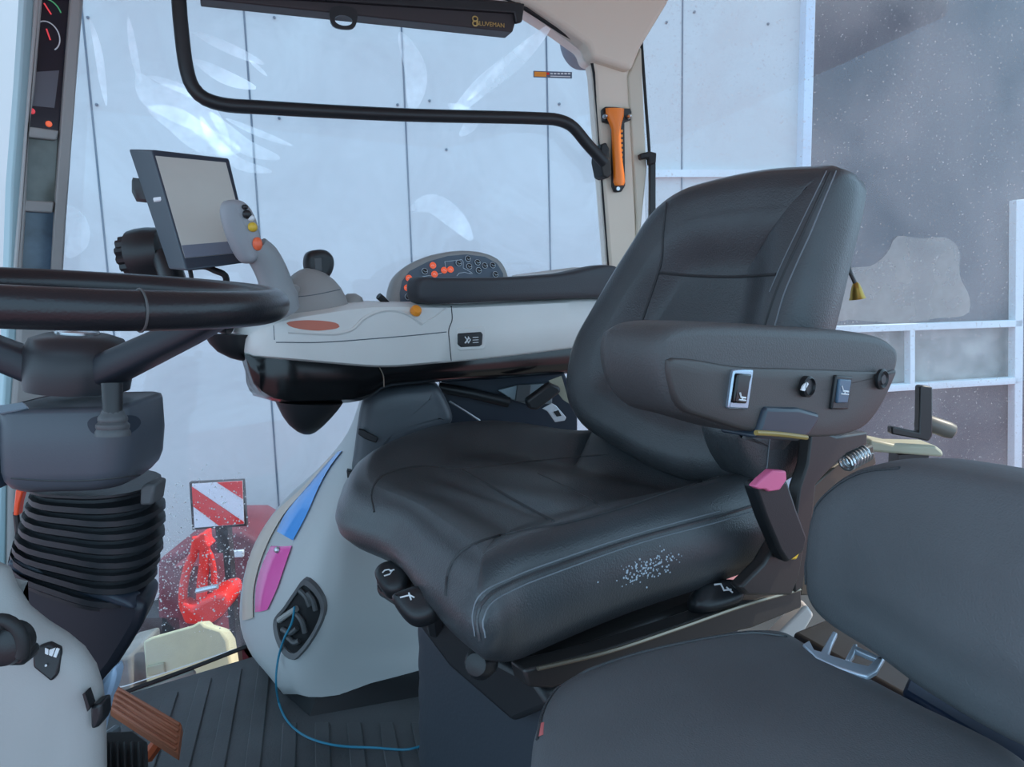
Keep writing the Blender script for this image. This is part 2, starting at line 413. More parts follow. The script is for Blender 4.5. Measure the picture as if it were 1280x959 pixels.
# headliner: deep slab with a curved corner down to the post
def ceiling(mb):
    z = at(700, 0, 1.9).z+.04
    o = [Vector((-1.6, -.05, z)), Vector((1.27, -.05, z)), Vector((1.27, 1.98, z)), Vector((.72, 1.98, z)), Vector((.45, 2.03, z)), Vector((.1, 2.08, z)), Vector((-1.0, 1.72, z)), Vector((-1.6, 1.5, z))]
    mb.prism(o, (0, 0, .18))
CE = struct(P('ceiling', ceiling, TRIMG, bevel=.02))
def corner(mb):
    o = [BP(x, y, -.03) for x, y in [(628, -8), (662, 6), (700, 30), (736, 56), (741, 72), (790, 88), (801, 60), (835, 4), (850, -30), (640, -40)]]
    mb.prism(o, BP.n*.10)
P('corner_gusset', corner, TRIMG, CE, bevel=.012, seg=3)
# floor with ribs
def floor(mb):
    o = [onz(118, 896, 0), onz(158, 868, 0), onz(312, 822, 0), onz(380, 800, 0), Vector((.5, 2.0, 0)), Vector((1.5, 1.9, 0)), Vector((1.5, .1, 0)), Vector((-1.2, .1, 0)), Vector((-1.2, 1.3, 0))]
    mb.prism(o, (0, 0, -.04))
    dirv = Vector((-.26, 1, 0)).normalized()
    for k in range(13):
        px = 96+k*44
        if px in (): continue
        b = onz(px, 959, 0); b = b-dirv*.1
        t = b.copy()
        while True:
            t2 = t+dirv*.02; q = proj(t2)
            if q[1] < 884-(q[0]-118)*.345+10 or q[1] < 900 and q[0] > 360 or t2.y > 1.75: break
            t = t2
        L = (t.y-b.y)
        c = b+dirv*(L/2/dirv.y)
        mb.box(c+Vector((0, 0, .002)), (.014, 0, 0), dirv*(L/2), (0, 0, .0022))
struct(P('floor', floor, MATF, bevel=.002))
# A pillar and its stacked display
AP = VP(20, 1.42, 105, 1.5)
def apillar(mb):
    mb.prism(AP.many([(44, -40), (110, -40), (104, 20), (95, 130), (84, 280), (76, 420), (66, 560), (62, 900), (6, 900), (10, 560), (20, 420), (28, 230), (38, 80)], .02), AP.n*.05)
A = struct(P('trim_4', apillar, GREYD, bevel=.01, seg=3))
def aside(mb):
    mb.prism(AP.many([(33, -40), (46, -40), (39, 100), (30, 230), (21, 420), (10, 560), (4, 900), (-8, 900), (0, 560), (8, 420), (14, 230), (24, 100)], .025), AP.n*.05)
P('pillar_edge', aside, mat('pillar_edge_pale', (160, 190, 196), .5), A, bevel=.004)
PD = thing('pillar_display', 'tall dark instrument stack with round gauges on the front pillar', 'instrument display', AP(50, 345))
def dhouse(mb):
    # a frame with three openings: built from bars
    def bar(pts): mb.prism(AP.many(pts, .0), AP.n*.02)
    bar([(90, -20), (103, -20), (94, 130), (82, 280), (75, 400), (62, 400), (70, 250), (80, 110)])
    bar([(48, -20), (55, -20), (44, 110), (37, 160), (33, 260), (28, 340), (20, 400), (14, 400), (22, 300), (30, 200), (38, 100)])
    bar([(37, 158), (74, 163), (71, 175), (35, 171)])
    bar([(31, 250), (68, 252), (66, 266), (30, 264)])
    bar([(27, 338), (64, 340), (62, 400), (20, 400)])
P('housing', dhouse, GREYD, PD, bevel=.003)
def dgl(pts): return lambda mb: mb.prism(AP.many(pts, .012), AP.n*.004)
P('gauge_screen', dgl([(52, -20), (93, -20), (80, 110), (73, 165), (36, 160), (46, 90)]), mat('gauge_black', (26, 30, 42), .15), PD)
P('lower_screen', dgl([(34, 170), (72, 172), (69, 252), (30, 252)]), mat('screen_olive_reflection', (92, 98, 92), .12, var=.3, vscale=20), PD)  # olive reflection painted into the screen colour
P('blank_screen', dgl([(30, 264), (67, 265), (64, 340), (27, 340)]), mat('screen_blue_reflection', (72, 92, 110), .12, var=.4, vscale=18), PD)  # bluish reflection painted into the screen colour
def gauge(c, r, m, a0, a1):
    def f(mb):
        o = AP(c[0], c[1], .010)
        pts = [o+AP.t*math.cos(rad(a))*r*.8+AP.up*math.sin(rad(a))*r for a in [a0+(a1-a0)*k/20 for k in range(21)]]
        mb.tube(pts, .0012, 5)
    return P('gauge_arc', f, m, PD)
GREEN = mat('green_print', (90, 190, 130), .5, emit=(90, 190, 130), est=.2)
REDL = mat('red_needle', (250, 80, 90), .5, emit=(250, 80, 90), est=.35)
gauge((60, 20), .030, GREEN, 20, 110); gauge((59, 45), .026, WHITEM, -60, 120); gauge((59, 45), .026, mat('amber_arc', (240, 170, 90), .5), 120, 200)
def needle(a, b): return lambda mb: mb.tube([AP(*a, .009), AP(*b, .009)], .0014, 5)
P('needle', needle((55, 4), (64, 18)), REDL, PD); P('needle', needle((58, 36), (63, 50)), REDL, PD)
def dot(x, y, r): return lambda mb: mb.lathe([(r, 0), (r*.8, .003)], AP(x, y, .012), -AP.n, 12)
P('warning_lamp', dot(40, 139, .0055), REDL, PD); P('warning_lamp', dot(61, 155, .006), mat('orange_lamp', (250, 110, 70), .4, emit=(250, 110, 70), est=.4), PD)
def lcd(mb): mb.prism(AP.many([(42, 90), (74, 88), (68, 135), (38, 132)], .0105), AP.n*.002)
P('readout', lcd, mat('readout_grey', (92, 92, 100), .3), PD)
# ------------------------------------------------------------------ things on the door and post
def rail(mb):
    mb.tube(SIDE.many([(214, -90), (222, -20), (226, 30), (233, 85), (240, 107), (252, 121), (275, 130), (330, 134.5), (500, 143.5), (670, 148), (697, 150), (714, 157), (735, 181), (756, 204)], -.05), .0145, 12, n=90)
HR = thing('grab_handle', 'long black bent tube handrail across the right hand door glass', 'handrail', SIDE(500, 150, -.05))
P('tube', rail, BLACKP, HR)
def hrb(mb):
    mb.prism(SIDE.many([(752, 180), (758, 178), (762, 186), (765, 218), (760, 223), (754, 220), (750, 200)], -.055), SIDE.n*.05)
P('mount', hrb, RUBBER, HR, bevel=.003)
BL = thing('roller_blind', 'black roller sun blind along the top of the door glass', 'sun blind', SIDE(450, 20, -.06))
def blind(mb):
    mb.prism(SIDE.many([(248, -37), (652, 3), (651, 14), (648, 15), (641, 40), (250, -2)], -.075), SIDE.n*.05)
P('cassette', blind, mat('blind_black', (52, 46, 48), .5), BL, bevel=.008, seg=3)
def blind2(mb):
    mb.prism(SIDE.many([(300, -24), (656, 4), (653, 27), (645, 29), (643, 16), (300, -6)], -.085), SIDE.n*.012)
P('end_bracket', blind2, BLACKP, BL, bevel=.003)
def tab(mb):
    c = SIDE(429.5, 25.5, -.08); ox, oz = .034, .026
    o = spline(SIDE.many([(414, 10), (414, 29), (419, 34), (440, 36), (445, 31), (445, 12)], -.08), 24, True)
    inn = [c+SIDE.t*math.cos(a)*.0185+SIDE.up*math.sin(a)*.0105 for a in [2*math.pi*k/24 for k in range(24)]]
    def ang(p): q = p-c; return math.atan2(q.dot(SIDE.up), q.dot(SIDE.t))
    o.sort(key=ang); inn.sort(key=ang)
    bk = SIDE.n*.006
    mb.grid([o, inn, [p+bk for p in inn], [p+bk for p in o]], cu=True, cv=True)
P('pull_tab', tab, BLACKP, BL)
def logo(mb):
    c = SIDE(594, 27, -.0775)
    for dz in (.006, -.004): 
        mb.tube([c+SIDE.t*math.cos(a)*.006+SIDE.up*(dz+math.sin(a)*.005) for a in [2*math.pi*k/16 for k in range(16)]], .0016, 5, closed=True)
    b = SIDE(612, 30, -.0775); t = (SIDE(624, 31.2, -.0775)-SIDE(600, 29, -.0775))
    mb.text('BLUVEMAN', SIDE(613, 30.6, -.0775), t, SIDE.up, .0135)
P('logo', logo, GOLD, BL)
def stick(mb):
    mb.prism(SIDE.many([(667, 88.5), (715, 90), (715, 98), (667, 96.5)], -.002), SIDE.n*.0015, 0)
    mb.prism(SIDE.many([(668, 89.5), (683, 90), (683, 96), (668, 95.5)], -.0028), SIDE.n*.0012, 1)
    mb.prism(SIDE.many([(683.5, 90.5), (686.5, 90.6), (686.5, 93.5), (683.5, 93.4)], -.0028), SIDE.n*.0012, 2)
    for k in range(6): mb.prism(SIDE.many([(688+k*4.4, 91), (691+k*4.4, 91.1), (691+k*4.4, 93), (688+k*4.4, 92.9)], -.0028), SIDE.n*.0012, 3)
    mb.prism(SIDE.many([(688, 94.6), (713, 95.3), (713, 96.4), (688, 95.8)], -.0028), SIDE.n*.0012, 3)
tag(P('sticker', stick, [mat('sticker_grey', (92, 104, 122), .4), AMBER, RED, WHITEM]), 'small grey and orange sticker on the upper door glass', 'sticker')
def lamp(mb):
    o = [at(x, y, 2.35) for x, y in [(703, 30), (702, 48), (707, 64), (717, 76), (729, 80), (740, 78), (752, 60), (745, 30)]]
    mb.pillow(o, (0, -1, 0), [(.02, -.09), (0, -.07), (0, -.02), (.01, 0)], N=40, rings=3)
    mb.tube([at(735, 40, 2.40), at(745, 20, 2.33), at(752, -10, 2.2), Vector((.227, 2.03, 1.63))], .012, 8)
tag(P('work_lamp', lamp, mat('lamp_housing', (96, 100, 112), .6)), 'dark rounded lamp housing outside the top corner of the door glass', 'lamp')
EH = thing('emergency_hammer', 'orange emergency hammer in a black holder on the post', 'hammer', BP(773, 240, -.03))
def hold(mb):
    mb.prism(BP.many([(753, 137), (757, 133), (788, 134), (790, 140), (789, 150), (781, 153), (782, 232), (777, 240), (769, 240), (766, 232), (766, 155), (754, 152)], -.014), BP.n*.014)
P('holder', hold, BLACKP, EH, bevel=.003)
def ham(mb):
    F_ = [((757, 780), 136), ((757.5, 779.5), 145), ((761, 777), 153), ((764.5, 775.5), 162), ((765, 776), 180), ((766, 777.5), 200), ((767, 780), 218), ((767, 781), 228), ((769, 779), 232)]
    rings = []
    for (a, b), y in F_:
        c = BP((a+b)/2, y, -.022); hw = (BP(b, y)-BP(a, y)).length/2
        rings.append([c+BP.t*math.cos(t)*hw+BP.n*math.sin(t)*.011 for t in [2*math.pi*k/16 for k in range(16)]])
    R2 = []
    for i in range(len(rings)-1):
        for q in (0, .5): R2.append([x.lerp(y, q) for x, y in zip(rings[i], rings[i+1])])
    R2.append(rings[-1]); mb.loft(R2)
P('handle', ham, ORANGE, EH)
def tips(mb):
    mb.lathe([(.005, 0), (.005, .004)], BP(772, 236, -.014), -BP.n, 12)
P('screw', tips, STEEL, EH)
for hx in (756, 786): P('steel_tip', lambda mb: mb.lathe([(.006, 0), (.006, .006), (.002, .012)], BP(hx, 146, -.02), -BP.n, 12), STEEL, EH)
for gk in range(9):
    P('grip_rib', lambda mb: mb.box(BP(776.5, 164+gk*6, -.024), BP.t*.0025, BP.up*.003, BP.n*.004), AMBER, EH)
ST = thing('window_stay', 'thin black catch rod at the corner of the rear glass', 'window catch', RW(815, 245, -.03))
def stay(mb):
    mb.prism(RW.many([(812, 196), (820, 196), (820, 330), (812, 330)], -.03), RW.n*.012)
P('rod', stay, BLACKP, ST, bevel=.003)
def stay2(mb):
    mb.prism(RW.many([(800, 192), (812, 189), (821, 191), (820, 204), (812, 206), (811, 197), (801, 199)], -.045), RW.n*.025)
P('clip', stay2, RUBBER, ST, bevel=.003)

def beige_reflection(mb):  # beige reflection in the rear glass, drawn as a thin film
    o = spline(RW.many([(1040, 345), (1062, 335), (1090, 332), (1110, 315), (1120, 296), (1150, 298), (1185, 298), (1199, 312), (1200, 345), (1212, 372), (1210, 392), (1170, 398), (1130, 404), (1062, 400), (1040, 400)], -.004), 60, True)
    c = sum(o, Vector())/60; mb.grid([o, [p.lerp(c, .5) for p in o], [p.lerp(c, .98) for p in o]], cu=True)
REFLECTION_BEIGE = REFLECTION.copy(); REFLECTION_BEIGE.name = 'beige_reflection_film'
for n_ in REFLECTION_BEIGE.node_tree.nodes:
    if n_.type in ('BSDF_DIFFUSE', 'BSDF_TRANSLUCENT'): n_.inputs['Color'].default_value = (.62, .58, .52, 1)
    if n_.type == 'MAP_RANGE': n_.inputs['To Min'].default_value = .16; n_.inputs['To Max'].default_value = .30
P('reflection_film', beige_reflection, REFLECTION_BEIGE, W2)
# ------------------------------------------------------------------ picking points on a finished surface
from mathutils.bvhtree import BVHTree
class Skin:
    def __init__(s, mb): s.t = BVHTree.FromPolygons([tuple(v) for v in mb.v], [tuple(f) for f in mb.f])
    def __call__(s, px, py, lift=.0):
        v = ray(px, py).normalized(); h = s.t.ray_cast(CAM, v)
        if h[0] is None: return None
        n = h[1] if h[1].dot(v) < 0 else -h[1]
        return h[0]+n*lift
    def line(s, pts, lift=.0, n=40):
        P2 = spline([Vector((x, y, 0)) for x, y in pts], n)
        out = [s(p.x, p.y, lift) for p in P2]
        return [p for p in out if p is not None]
def sstep(a, b, x):
    t = min(max((x-a)/(b-a), 0), 1); return t*t*(3-2*t)
E = Vector((.785, .62, 0)).normalized(); RT = Vector((-E.y, E.x, 0)); ZV = Vector((0, 0, 1))
NF = onz(603, 757, .53)
def sl_(e, r, z): return Vector((NF.x, NF.y, 0))+E*e+RT*r+ZV*z          # seat-local to world
SEAT = thing('operator_seat', 'black leather operator seat with folded-down armrest in the middle of the cab', 'seat', sl_(.25, .28, 0))
def decal(sk, pts, lift, n=40, k=6):
    """a sheet that follows a finished surface, with a turned-down rim"""
    O = spline([Vector((x, y, 0)) for x, y in pts], n, True); c = sum(O, Vector())/n
    def f(mb):
        rows = [[(sk(p.x, p.y, 0) or Vector()) for p in O]]
        for q in range(k): rows.append([(sk(c.x+(p.x-c.x)*(1-q/k), c.y+(p.y-c.y)*(1-q/k), lift) or Vector()) for p in O])
        mb.grid(rows, cu=True); cc = sk(c.x, c.y, lift); b = len(mb.v); mb.v += rows[-1]+[cc]
        for i in range(n): mb.face((b+i, b+(i+1) % n, b+n))
    return f
# cushion
def near(pts, z=.53): return [onz(x, y, z) for x, y in pts]
def far(pts, z=.566, o=.05):
    out = []
    for x, y in pts:
        q = onz(x, y, z)+RT*o; q.z = .53; out.append(q)
    return out
co_ = near([(603, 757), (640, 727), (700, 704), (800, 671), (900, 644), (965, 622)])
co_ += [sl_(.60, .04, .53), sl_(.62, .25, .53), sl_(.60, .5, .53)]
co_ += far([(780, 541), (700, 527), (640, 521), (560, 527), (505, 543)])
ff = [onz(x, y, .553)-E*.03 for x, y in [(462, 566), (450, 588), (452, 612)]]
for q in ff: q.z = .53
co_ += ff
co_ += near([(490, 662), (530, 698), (565, 728), (586, 748)])
ccx = sl_(.28, .28, .53)
def hcush(q, p):
    d = p-ccx; e = d.dot(E)+.28; r = d.dot(RT)+.28
    rim = sstep(0, .42, q)
    fr = 1-sstep(.02, .16, e)          # front roll is lower
    lo = -.030*rim*(1-fr*.7)
    lo += -.007*math.exp(-((e-.24)/.02)**2)*sstep(.3, .55, q)
    lo += -.02*sstep(.3, .6, e)*rim
    lo += .0016*math.sin(e*38+r*16)*sstep(.25, .5, q)*sstep(.12, .2, e)
    return lo
mbC = MB(); mbC.pillow(co_, ZV, [(.06, -.092), (.025, -.092), (.008, -.084), (-.004, -.062), (-.008, -.036), (-.004, -.012), (.003, 0), (.004, .004), (.011, .015), (.022, .024), (.036, .030)], N=144, rings=46, hf=hcush, sm=420)
for v in mbC.v:
    if v.z < .53: v.z = .53+(v.z-.53)*(.62+.55*max(sstep(-.03, .09, (v-NF).dot(E))*(1-sstep(.05, .25, (v-NF).dot(RT))), sstep(.05, .35, (v-NF).dot(E))))
CU = obj('seat_cushion', mbC, LEATHER, SEAT, ang=80)
skC = Skin(mbC)
def seam(name, sk, pts, r, m, parent, lift=0.0, n=40):
    L = sk.line(pts, lift, n)
    if len(L) < 3: return
    mb = MB(); mb.tube(L, r, 6); return obj(name, mb, m, parent)
seam('seam', skC, [(600, 800), (597, 772), (607, 748), (640, 729), (700, 706), (800, 672), (900, 645), (955, 628)], .0022, LEATHER, CU, .0005, 60)
seam('stitching', skC, [(606, 797), (604, 775), (613, 755), (645, 736), (703, 713), (800, 679), (900, 652), (952, 636)], .0009, STITCH, CU, .0004, 60)
seam('stitching', skC, [(594, 795), (591, 768), (601, 743), (637, 723), (698, 700), (800, 666), (900, 639)], .0009, STITCH, CU, .0004, 60)
seam('seam', skC, [(557, 745), (560, 715), (574, 692), (600, 677), (650, 664), (705, 654), (770, 637), (840, 614), (900, 596)], .0018, SEAM, CU, .0, 50)
seam('seam', skC, [(468, 640), (464, 618), (472, 600), (495, 588), (530, 583), (575, 586), (620, 582), (690, 574), (760, 568)], .0018, SEAM, CU, .0, 50)
seam('seam', skC, [(578, 588), (620, 612), (660, 635), (692, 652)], .0022, SEAM, CU, .0, 24)
seam('seam', skC, [(672, 592), (700, 605), (735, 622), (752, 634)], .0012, SEAM, CU, .0, 24)
def crease(i, pts): seam('crease', skC, pts, .0012, LEATHER, CU, .0003, 18)

def wear_highlight(mb):  # worn grain, with the sky highlight on it painted in pale
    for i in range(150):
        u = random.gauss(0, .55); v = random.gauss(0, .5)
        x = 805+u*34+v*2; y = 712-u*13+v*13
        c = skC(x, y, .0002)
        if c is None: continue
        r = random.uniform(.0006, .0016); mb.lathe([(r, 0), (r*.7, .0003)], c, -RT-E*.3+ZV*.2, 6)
o_ = P('worn_highlight', wear_highlight, mat('worn_leather_highlight', (175, 185, 195), .5), CU); o_['kind'] = 'stuff'
# backrest
P0 = sl_(.50, .0, .53); LEAN = (ZV+E*.24).normalized(); BN = RT.cross(LEAN).normalized()
if BN.dot(E) > 0: BN = -BN
def bp(px, py, off=0): return onpl(px, py, P0+BN*off, BN)
bo = [bp(x, y) for x, y in [(1043, 211), (1005, 209), (950, 213), (890, 225), (845, 240), (812, 268), (790, 302), (763, 345), (740, 385), (718, 425), (709, 462), (708, 495), (722, 525), (760, 552)]]
bo += [bp(820, 585), bp(880, 600), bp(935, 590), bp(962, 540), bp(985, 470), bp(1005, 400), bp(1026, 310), bp(1042, 240)]
def hback(q, p):
    z = p.z; d = sstep(0, .5, q)
    h = -.035*d*(1-sstep(.80, 1.0, z)*.75)
    return h
mbB = MB(); mbB.pillow(bo, BN, [(.03, -.105), (.008, -.10), (-.004, -.08), (-.008, -.04), (-.004, -.01), (.004, .003), (.016, .012), (.035, .014), (.055, .010)], N=144, rings=36, hf=hback, sm=300)
BK = obj('backrest', mbB, LEATHER, SEAT, ang=80)
skB = Skin(mbB)
seam('seam', skB, [(834, 248), (829, 290), (827, 325), (820, 350), (808, 385), (798, 415), (793, 435)], .002, SEAM, BK, 0, 40)
seam('seam', skB, [(824, 341), (870, 345), (920, 346), (970, 343)], .0026, SEAM, BK, 0, 30)
seam('seam', skB, [(793, 432), (805, 438), (820, 441), (860, 444)], .002, SEAM, BK, 0, 20)
seam('seam', skB, [(1038, 216), (1020, 255), (1003, 292), (985, 330), (970, 365), (955, 410)], .002, SEAM, BK, 0, 40)
seam('stitching', skB, [(1045, 214), (1028, 255), (1012, 294), (995, 332), (980, 368), (968, 410)], .0012, STITCH, BK, .0004, 40)
seam('stitching', skB, [(1033, 214), (1013, 255), (996, 290), (978, 328), (962, 365)], .0009, STITCH, BK, .0004, 40)
# left armrest
AR = VP(820, .73, 1100, .99)
def arm(mb):
    o = AR.many([(822, 430), (829, 413), (848, 405), (900, 403), (990, 408), (1072, 414), (1106, 421), (1123, 434), (1124, 454), (1114, 482), (1100, 511), (1083, 535), (1058, 546), (1005, 549), (945, 544), (885, 527), (846, 515), (830, 492), (821, 458)])
    mb.pillow(o, -AR.n, [(.022, -.088), (.006, -.084), (0, -.07), (0, -.02), (.002, -.008), (.008, 0), (.014, .001)], N=90, rings=3)
mbA = MB(); arm(mbA); ARM = obj('armrest', mbA, mat('arm_pad_vinyl', (70, 71, 72), .5, bump=.35, scale=500), SEAT, ang=70)
def apanel(mb):
    o = AR.many([(834, 450), (850, 448), (868, 449.5), (920, 458), (1000, 461), (1080, 464), (1108, 465), (1120, 463), (1112, 484), (1098, 511), (1081, 532), (1056, 543), (1005, 546), (945, 541), (887, 524), (853, 511), (840, 490)], -.003)
    mb.pillow(o, -AR.n, [(0, -.012), (0, -.002), (.0015, .001), (.004, .002)], N=110, rings=3)
mbA = MB(); apanel(mbA); P_ = obj('side_panel', mbA, mat('arm_panel_plastic', (64, 61, 60), .48, bump=.15, scale=700), ARM, ang=50); skA = Skin(mbA)
AR.a = AR.a-AR.n*.0045
def rect_on(plane, pts, off, th): 
    def f(mb): mb.prism(plane.many(pts, off), plane.n*th)
    return f
CHROME = mat('chrome_bezel', (170, 185, 200), .22, metal=.7)
P('switch_bezel', rect_on(AR, [(918, 462), (943, 462), (936, 512), (911, 511)], -.005, .008), CHROME, ARM, bevel=.002)
P('rocker_switch', rect_on(AR, [(923, 467), (941, 468), (938, 478), (934, 505), (918, 504), (921, 482)], -.0095, .008), GLOSSB, ARM, bevel=.002)
def icon_seat(cx, cy, s, off, plane=AR):
    def f(mb):
        def p(x, y): return plane(cx+x*s, cy+y*s, off)
        mb.tube([p(-4, -5), p(-2, 2), p(5, 3)], .0011, 5); mb.tube([p(-5, 6), p(5, 7)], .0009, 5); mb.tube([p(0, 3), p(0, 6)], .0009, 5)
    return f
P('icon', icon_seat(928, 495, .8, -.010), WHITEM, ARM)
P('knob', lambda mb: mb.lathe([(.0125, 0), (.0125, .006), (.010, .008), (.009, .005), (.008, .005)], AR(1006, 483, -.001), -AR.n, 24), BLACKP, ARM)
def kicon(mb): mb.prism(AR.many([(1009, 477), (1011, 480), (1006, 489), (1002, 488), (1004, 483)], -.0085), AR.n*.002)
P('knob_icon', kicon, WHITEM, ARM)
P('rocker_switch', rect_on(AR, [(1046, 469), (1067, 471), (1061, 512), (1040, 512)], -.005, .008), BLACKP, ARM, bevel=.002)
P('rocker_face', rect_on(AR, [(1050, 474), (1065, 475), (1060, 504), (1047, 504)], -.008, .006), mat('blue_grey_rocker', (70, 96, 118), .3), ARM, bevel=.0015)
P('icon', icon_seat(1056, 487, .9, -.0085), WHITEM, ARM)
P('screw_cap', lambda mb: mb.lathe([(.0135, 0), (.0135, .004), (.011, .006), (.008, .003), (.0075, .003), (.006, .005)], AR(1100, 474, -.003), -AR.n, 24), BLACKP, ARM)
def pocket(mb):
    o = AR.many([(958, 509), (1000, 510), (1026, 517), (1024, 528), (1012, 545), (1000, 552), (944, 548), (950, 535)], -.006)
    mb.prism(o, AR.n*.05)
P('catch', pocket, mat('blue_black_plastic', (40, 52, 64), .35), ARM, bevel=.005, seg=3)
def glow_strip(mb): mb.tube(AR.many([(945, 541), (975, 543), (1008, 547)], -.008), .003, 8, n=12)  # yellow glow on the lower edge, painted as a tan strip
P('catch_glow', glow_strip, mat('tan_glow', (150, 125, 60), .4), ARM)
# bolster below the armrest, bracket and buckle
def bol(mb):
    B2 = VP(918, 1.00, 1000, 1.06)
    o = B2.many([(916, 535), (960, 528), (1015, 532), (1016, 560), (1004, 590), (985, 606), (950, 606), (930, 585), (918, 562)], .02)
    mb.pillow(o, -B2.n, [(.01, -.07), (-.004, -.05), (0, -.012), (.008, 0), (.02, .004)], N=50, rings=3)
mb_ = MB(); bol(mb_); BO = obj('side_bolster', mb_, LEATHER, SEAT, ang=80)
seam('stitching', Skin(mb_), [(962, 545), (960, 565), (957, 590), (952, 602)], .0009, STITCH, BO, .0006, 14)
BR = VP(930, .93, 1080, 1.05)
def brk(mb):
    mb.prism(BR.many([(1015, 535), (1046, 546), (1085, 540), (1084, 556), (1058, 568), (1035, 590), (1020, 606), (1012, 690), (1004, 735), (994, 742), (990, 690), (1000, 610), (1010, 580)], .03), BR.n*.02)
P('hinge_bracket', brk, DARKM, SEAT, bevel=.003)
P('rear_frame', lambda mb: mb.prism(BR.many([(1018, 606), (1040, 586), (1062, 570), (1092, 556), (1096, 580), (1060, 610), (1050, 680), (1040, 745), (1000, 745), (1008, 690)], .06), BR.n*.015), mat('brown_black_metal', (70, 62, 52), .35), SEAT, bevel=.003)
def coil(mb):
    a, b = BR(1056, 580, .035), BR(1082, 566, .035); d = (b-a); u = d.normalized().cross(ZV).normalized(); v = u.cross(d.normalized())
    mb.tube([a+d*(k/70)+u*math.cos(k*.63)*.012+v*math.sin(k*.63)*.012 for k in range(71)], .0022, 5)
P('coil_spring', coil, STEEL, SEAT)
def buck(mb): mb.prism(BR.many([(944, 609), (950, 602), (985, 600), (998, 640), (1010, 672), (1006, 690), (985, 705), (975, 690), (958, 650)], -.02), BR.n*.022)
BU = P('belt_buckle', buck, BLACKP, SEAT, bevel=.005, seg=3)
def bred(mb): mb.prism(BR.many([(944, 609), (952, 600), (966, 588), (983, 589), (984, 600), (975, 613), (962, 615), (957, 612), (949, 612)], -.026), BR.n*.012)
P('release_button', bred, PINK, BU, bevel=.002)
def bstalk(mb): mb.prism(BR.many([(978, 665), (1008, 672), (1000, 720), (990, 745), (935, 745), (925, 735), (955, 705)], .0), BR.n*.02)
P('buckle_bracket', bstalk, DARKM, SEAT, bevel=.004)
YEL = mat('yellow_tag', (215, 175, 50), .4)
P('yellow_clip', lambda mb: mb.prism(BR.many([(990, 682), (1002, 672), (1003, 685), (996, 700), (986, 700)], -.004), BR.n*.01), YEL, SEAT, bevel=.002)
# rail, levers, suspension base
RL = VP(680, .80, 1000, 1.04)
def rail_(mb):
    mb.prism(RL.many([(655, 838), (700, 828), (760, 812), (840, 786), (900, 765), (1002, 733), (1003, 760), (940, 786), (850, 806), (760, 838), (690, 862), (660, 860)], .0), RL.n*.03)
P('seat_rail', rail_, DARKM, SEAT, bevel=.004)
def rail2(mb): mb.tube(RL.many([(672, 836), (760, 815), (850, 785), (930, 757), (1000, 737)], -.004), .0025, 6, n=20)  # highlight along the top edge of the rail, painted as a pale metal line
P('rail_edge_highlight', rail2, mat('pale_steel_highlight', (140, 130, 115), .3, metal=.7), SEAT)
def pan(mb):
    o = [sl_(e, r, .40) for e, r in [(.12, .06), (.5, .04), (.5, .46), (.12, .46)]]
    mb.prism(o, (0, 0, -.045))
P('seat_pan', pan, DARKM, SEAT, bevel=.01)
def susp(mb):
    # rubber boot around the suspension, wide at the floor
    rings = []
    for k in range(15):
        t = k/14; z = .36-.34*t; g = .045*t+.008*(k % 2)
        e0, e1, r0, r1 = .12-g*.2, .48, .02-g*.2, .36+g*.15
        c = [sl_(e0, r0, z), sl_(e1, r0, z), sl_(e1, r1, z), sl_(e0, r1, z)]; ring = []
        for i in range(4):
            a, b, d_ = c[i-1], c[i], c[(i+1) % 4]
            u = (a-b).normalized()*.05; v = (d_-b).normalized()*.05
            for q in range(5): s = q/4; ring.append(b+u*(1-s)**2+v*s**2)
        rings.append(ring)
    mb.loft(rings)
P('suspension_boot', susp, mat('suspension_rubber', (44, 50, 58), .6, bump=.15, scale=200), SEAT, ang=30)
def susp2(mb):
    a = [(516, 785), (545, 770), (570, 790), (600, 822), (680, 862), (690, 900), (640, 870), (575, 830)]
    F2 = VP(480, .90, 640, .78)
    mb.prism(F2.many([(512, 770), (548, 762), (606, 818), (668, 850), (690, 884), (640, 905), (560, 835)], .03), F2.n*.03)
P('front_cover', susp2, BLACKP, SEAT, bevel=.008, seg=3)
def paddle(pts, d0, d1, name='lever'):
    PL = VP(min(p[0] for p in pts), d0, max(p[0] for p in pts), d1, py=pts[0][1], lean=1.0)
    def f(mb):
        o = PL.many(pts); mb.pillow(o, -PL.n, [(.006, -.03), (0, -.024), (0, -.008), (.003, -.002), (.008, 0)], N=40, rings=2)
    return f, PL
f_, PL1 = paddle([(467, 712), (474, 702), (490, 698), (505, 703), (512, 716), (505, 735), (485, 740), (474, 730)], .95, .95)
L1 = P('lever', f_, BLACKP, SEAT, ang=60)
P('lever_icon', lambda mb: (mb.tube(PL1.many([(478, 716), (481, 713), (486, 712), (490, 714), (487, 718), (480, 720)], -.001), .001, 5), mb.tube(PL1.many([(487, 714), (493, 712)], -.001), .001, 5)), WHITEM, L1)
f_, PL2 = paddle([(489, 742), (500, 735), (525, 729), (540, 733), (547, 750), (546, 765), (525, 775), (512, 773), (498, 760)], .84, .84)
L2 = P('lever', f_, BLACKP, SEAT, ang=60)
P('lever_icon', lambda mb: (mb.tube(PL2.many([(500, 747), (512, 744), (518, 747)], -.001), .001, 5), mb.tube(PL2.many([(511, 741), (514, 750)], -.001), .001, 5)), WHITEM, L2)
def larm(mb):
    mb.tube([PL1(505, 712, .02), sl_(.08, .35, .42)], .012, 8); 
P('lever_arm', larm, BLACKP, L1)
def larm2(mb): mb.tube([PL2(540, 745, .02), sl_(.07, .2, .41)], .012, 8)
P('lever_arm', larm2, BLACKP, L2)
f_, PL3 = paddle([(868, 745), (876, 730), (895, 724), (920, 722), (932, 730), (933, 745), (915, 755), (885, 762), (872, 758)], .95, .98)
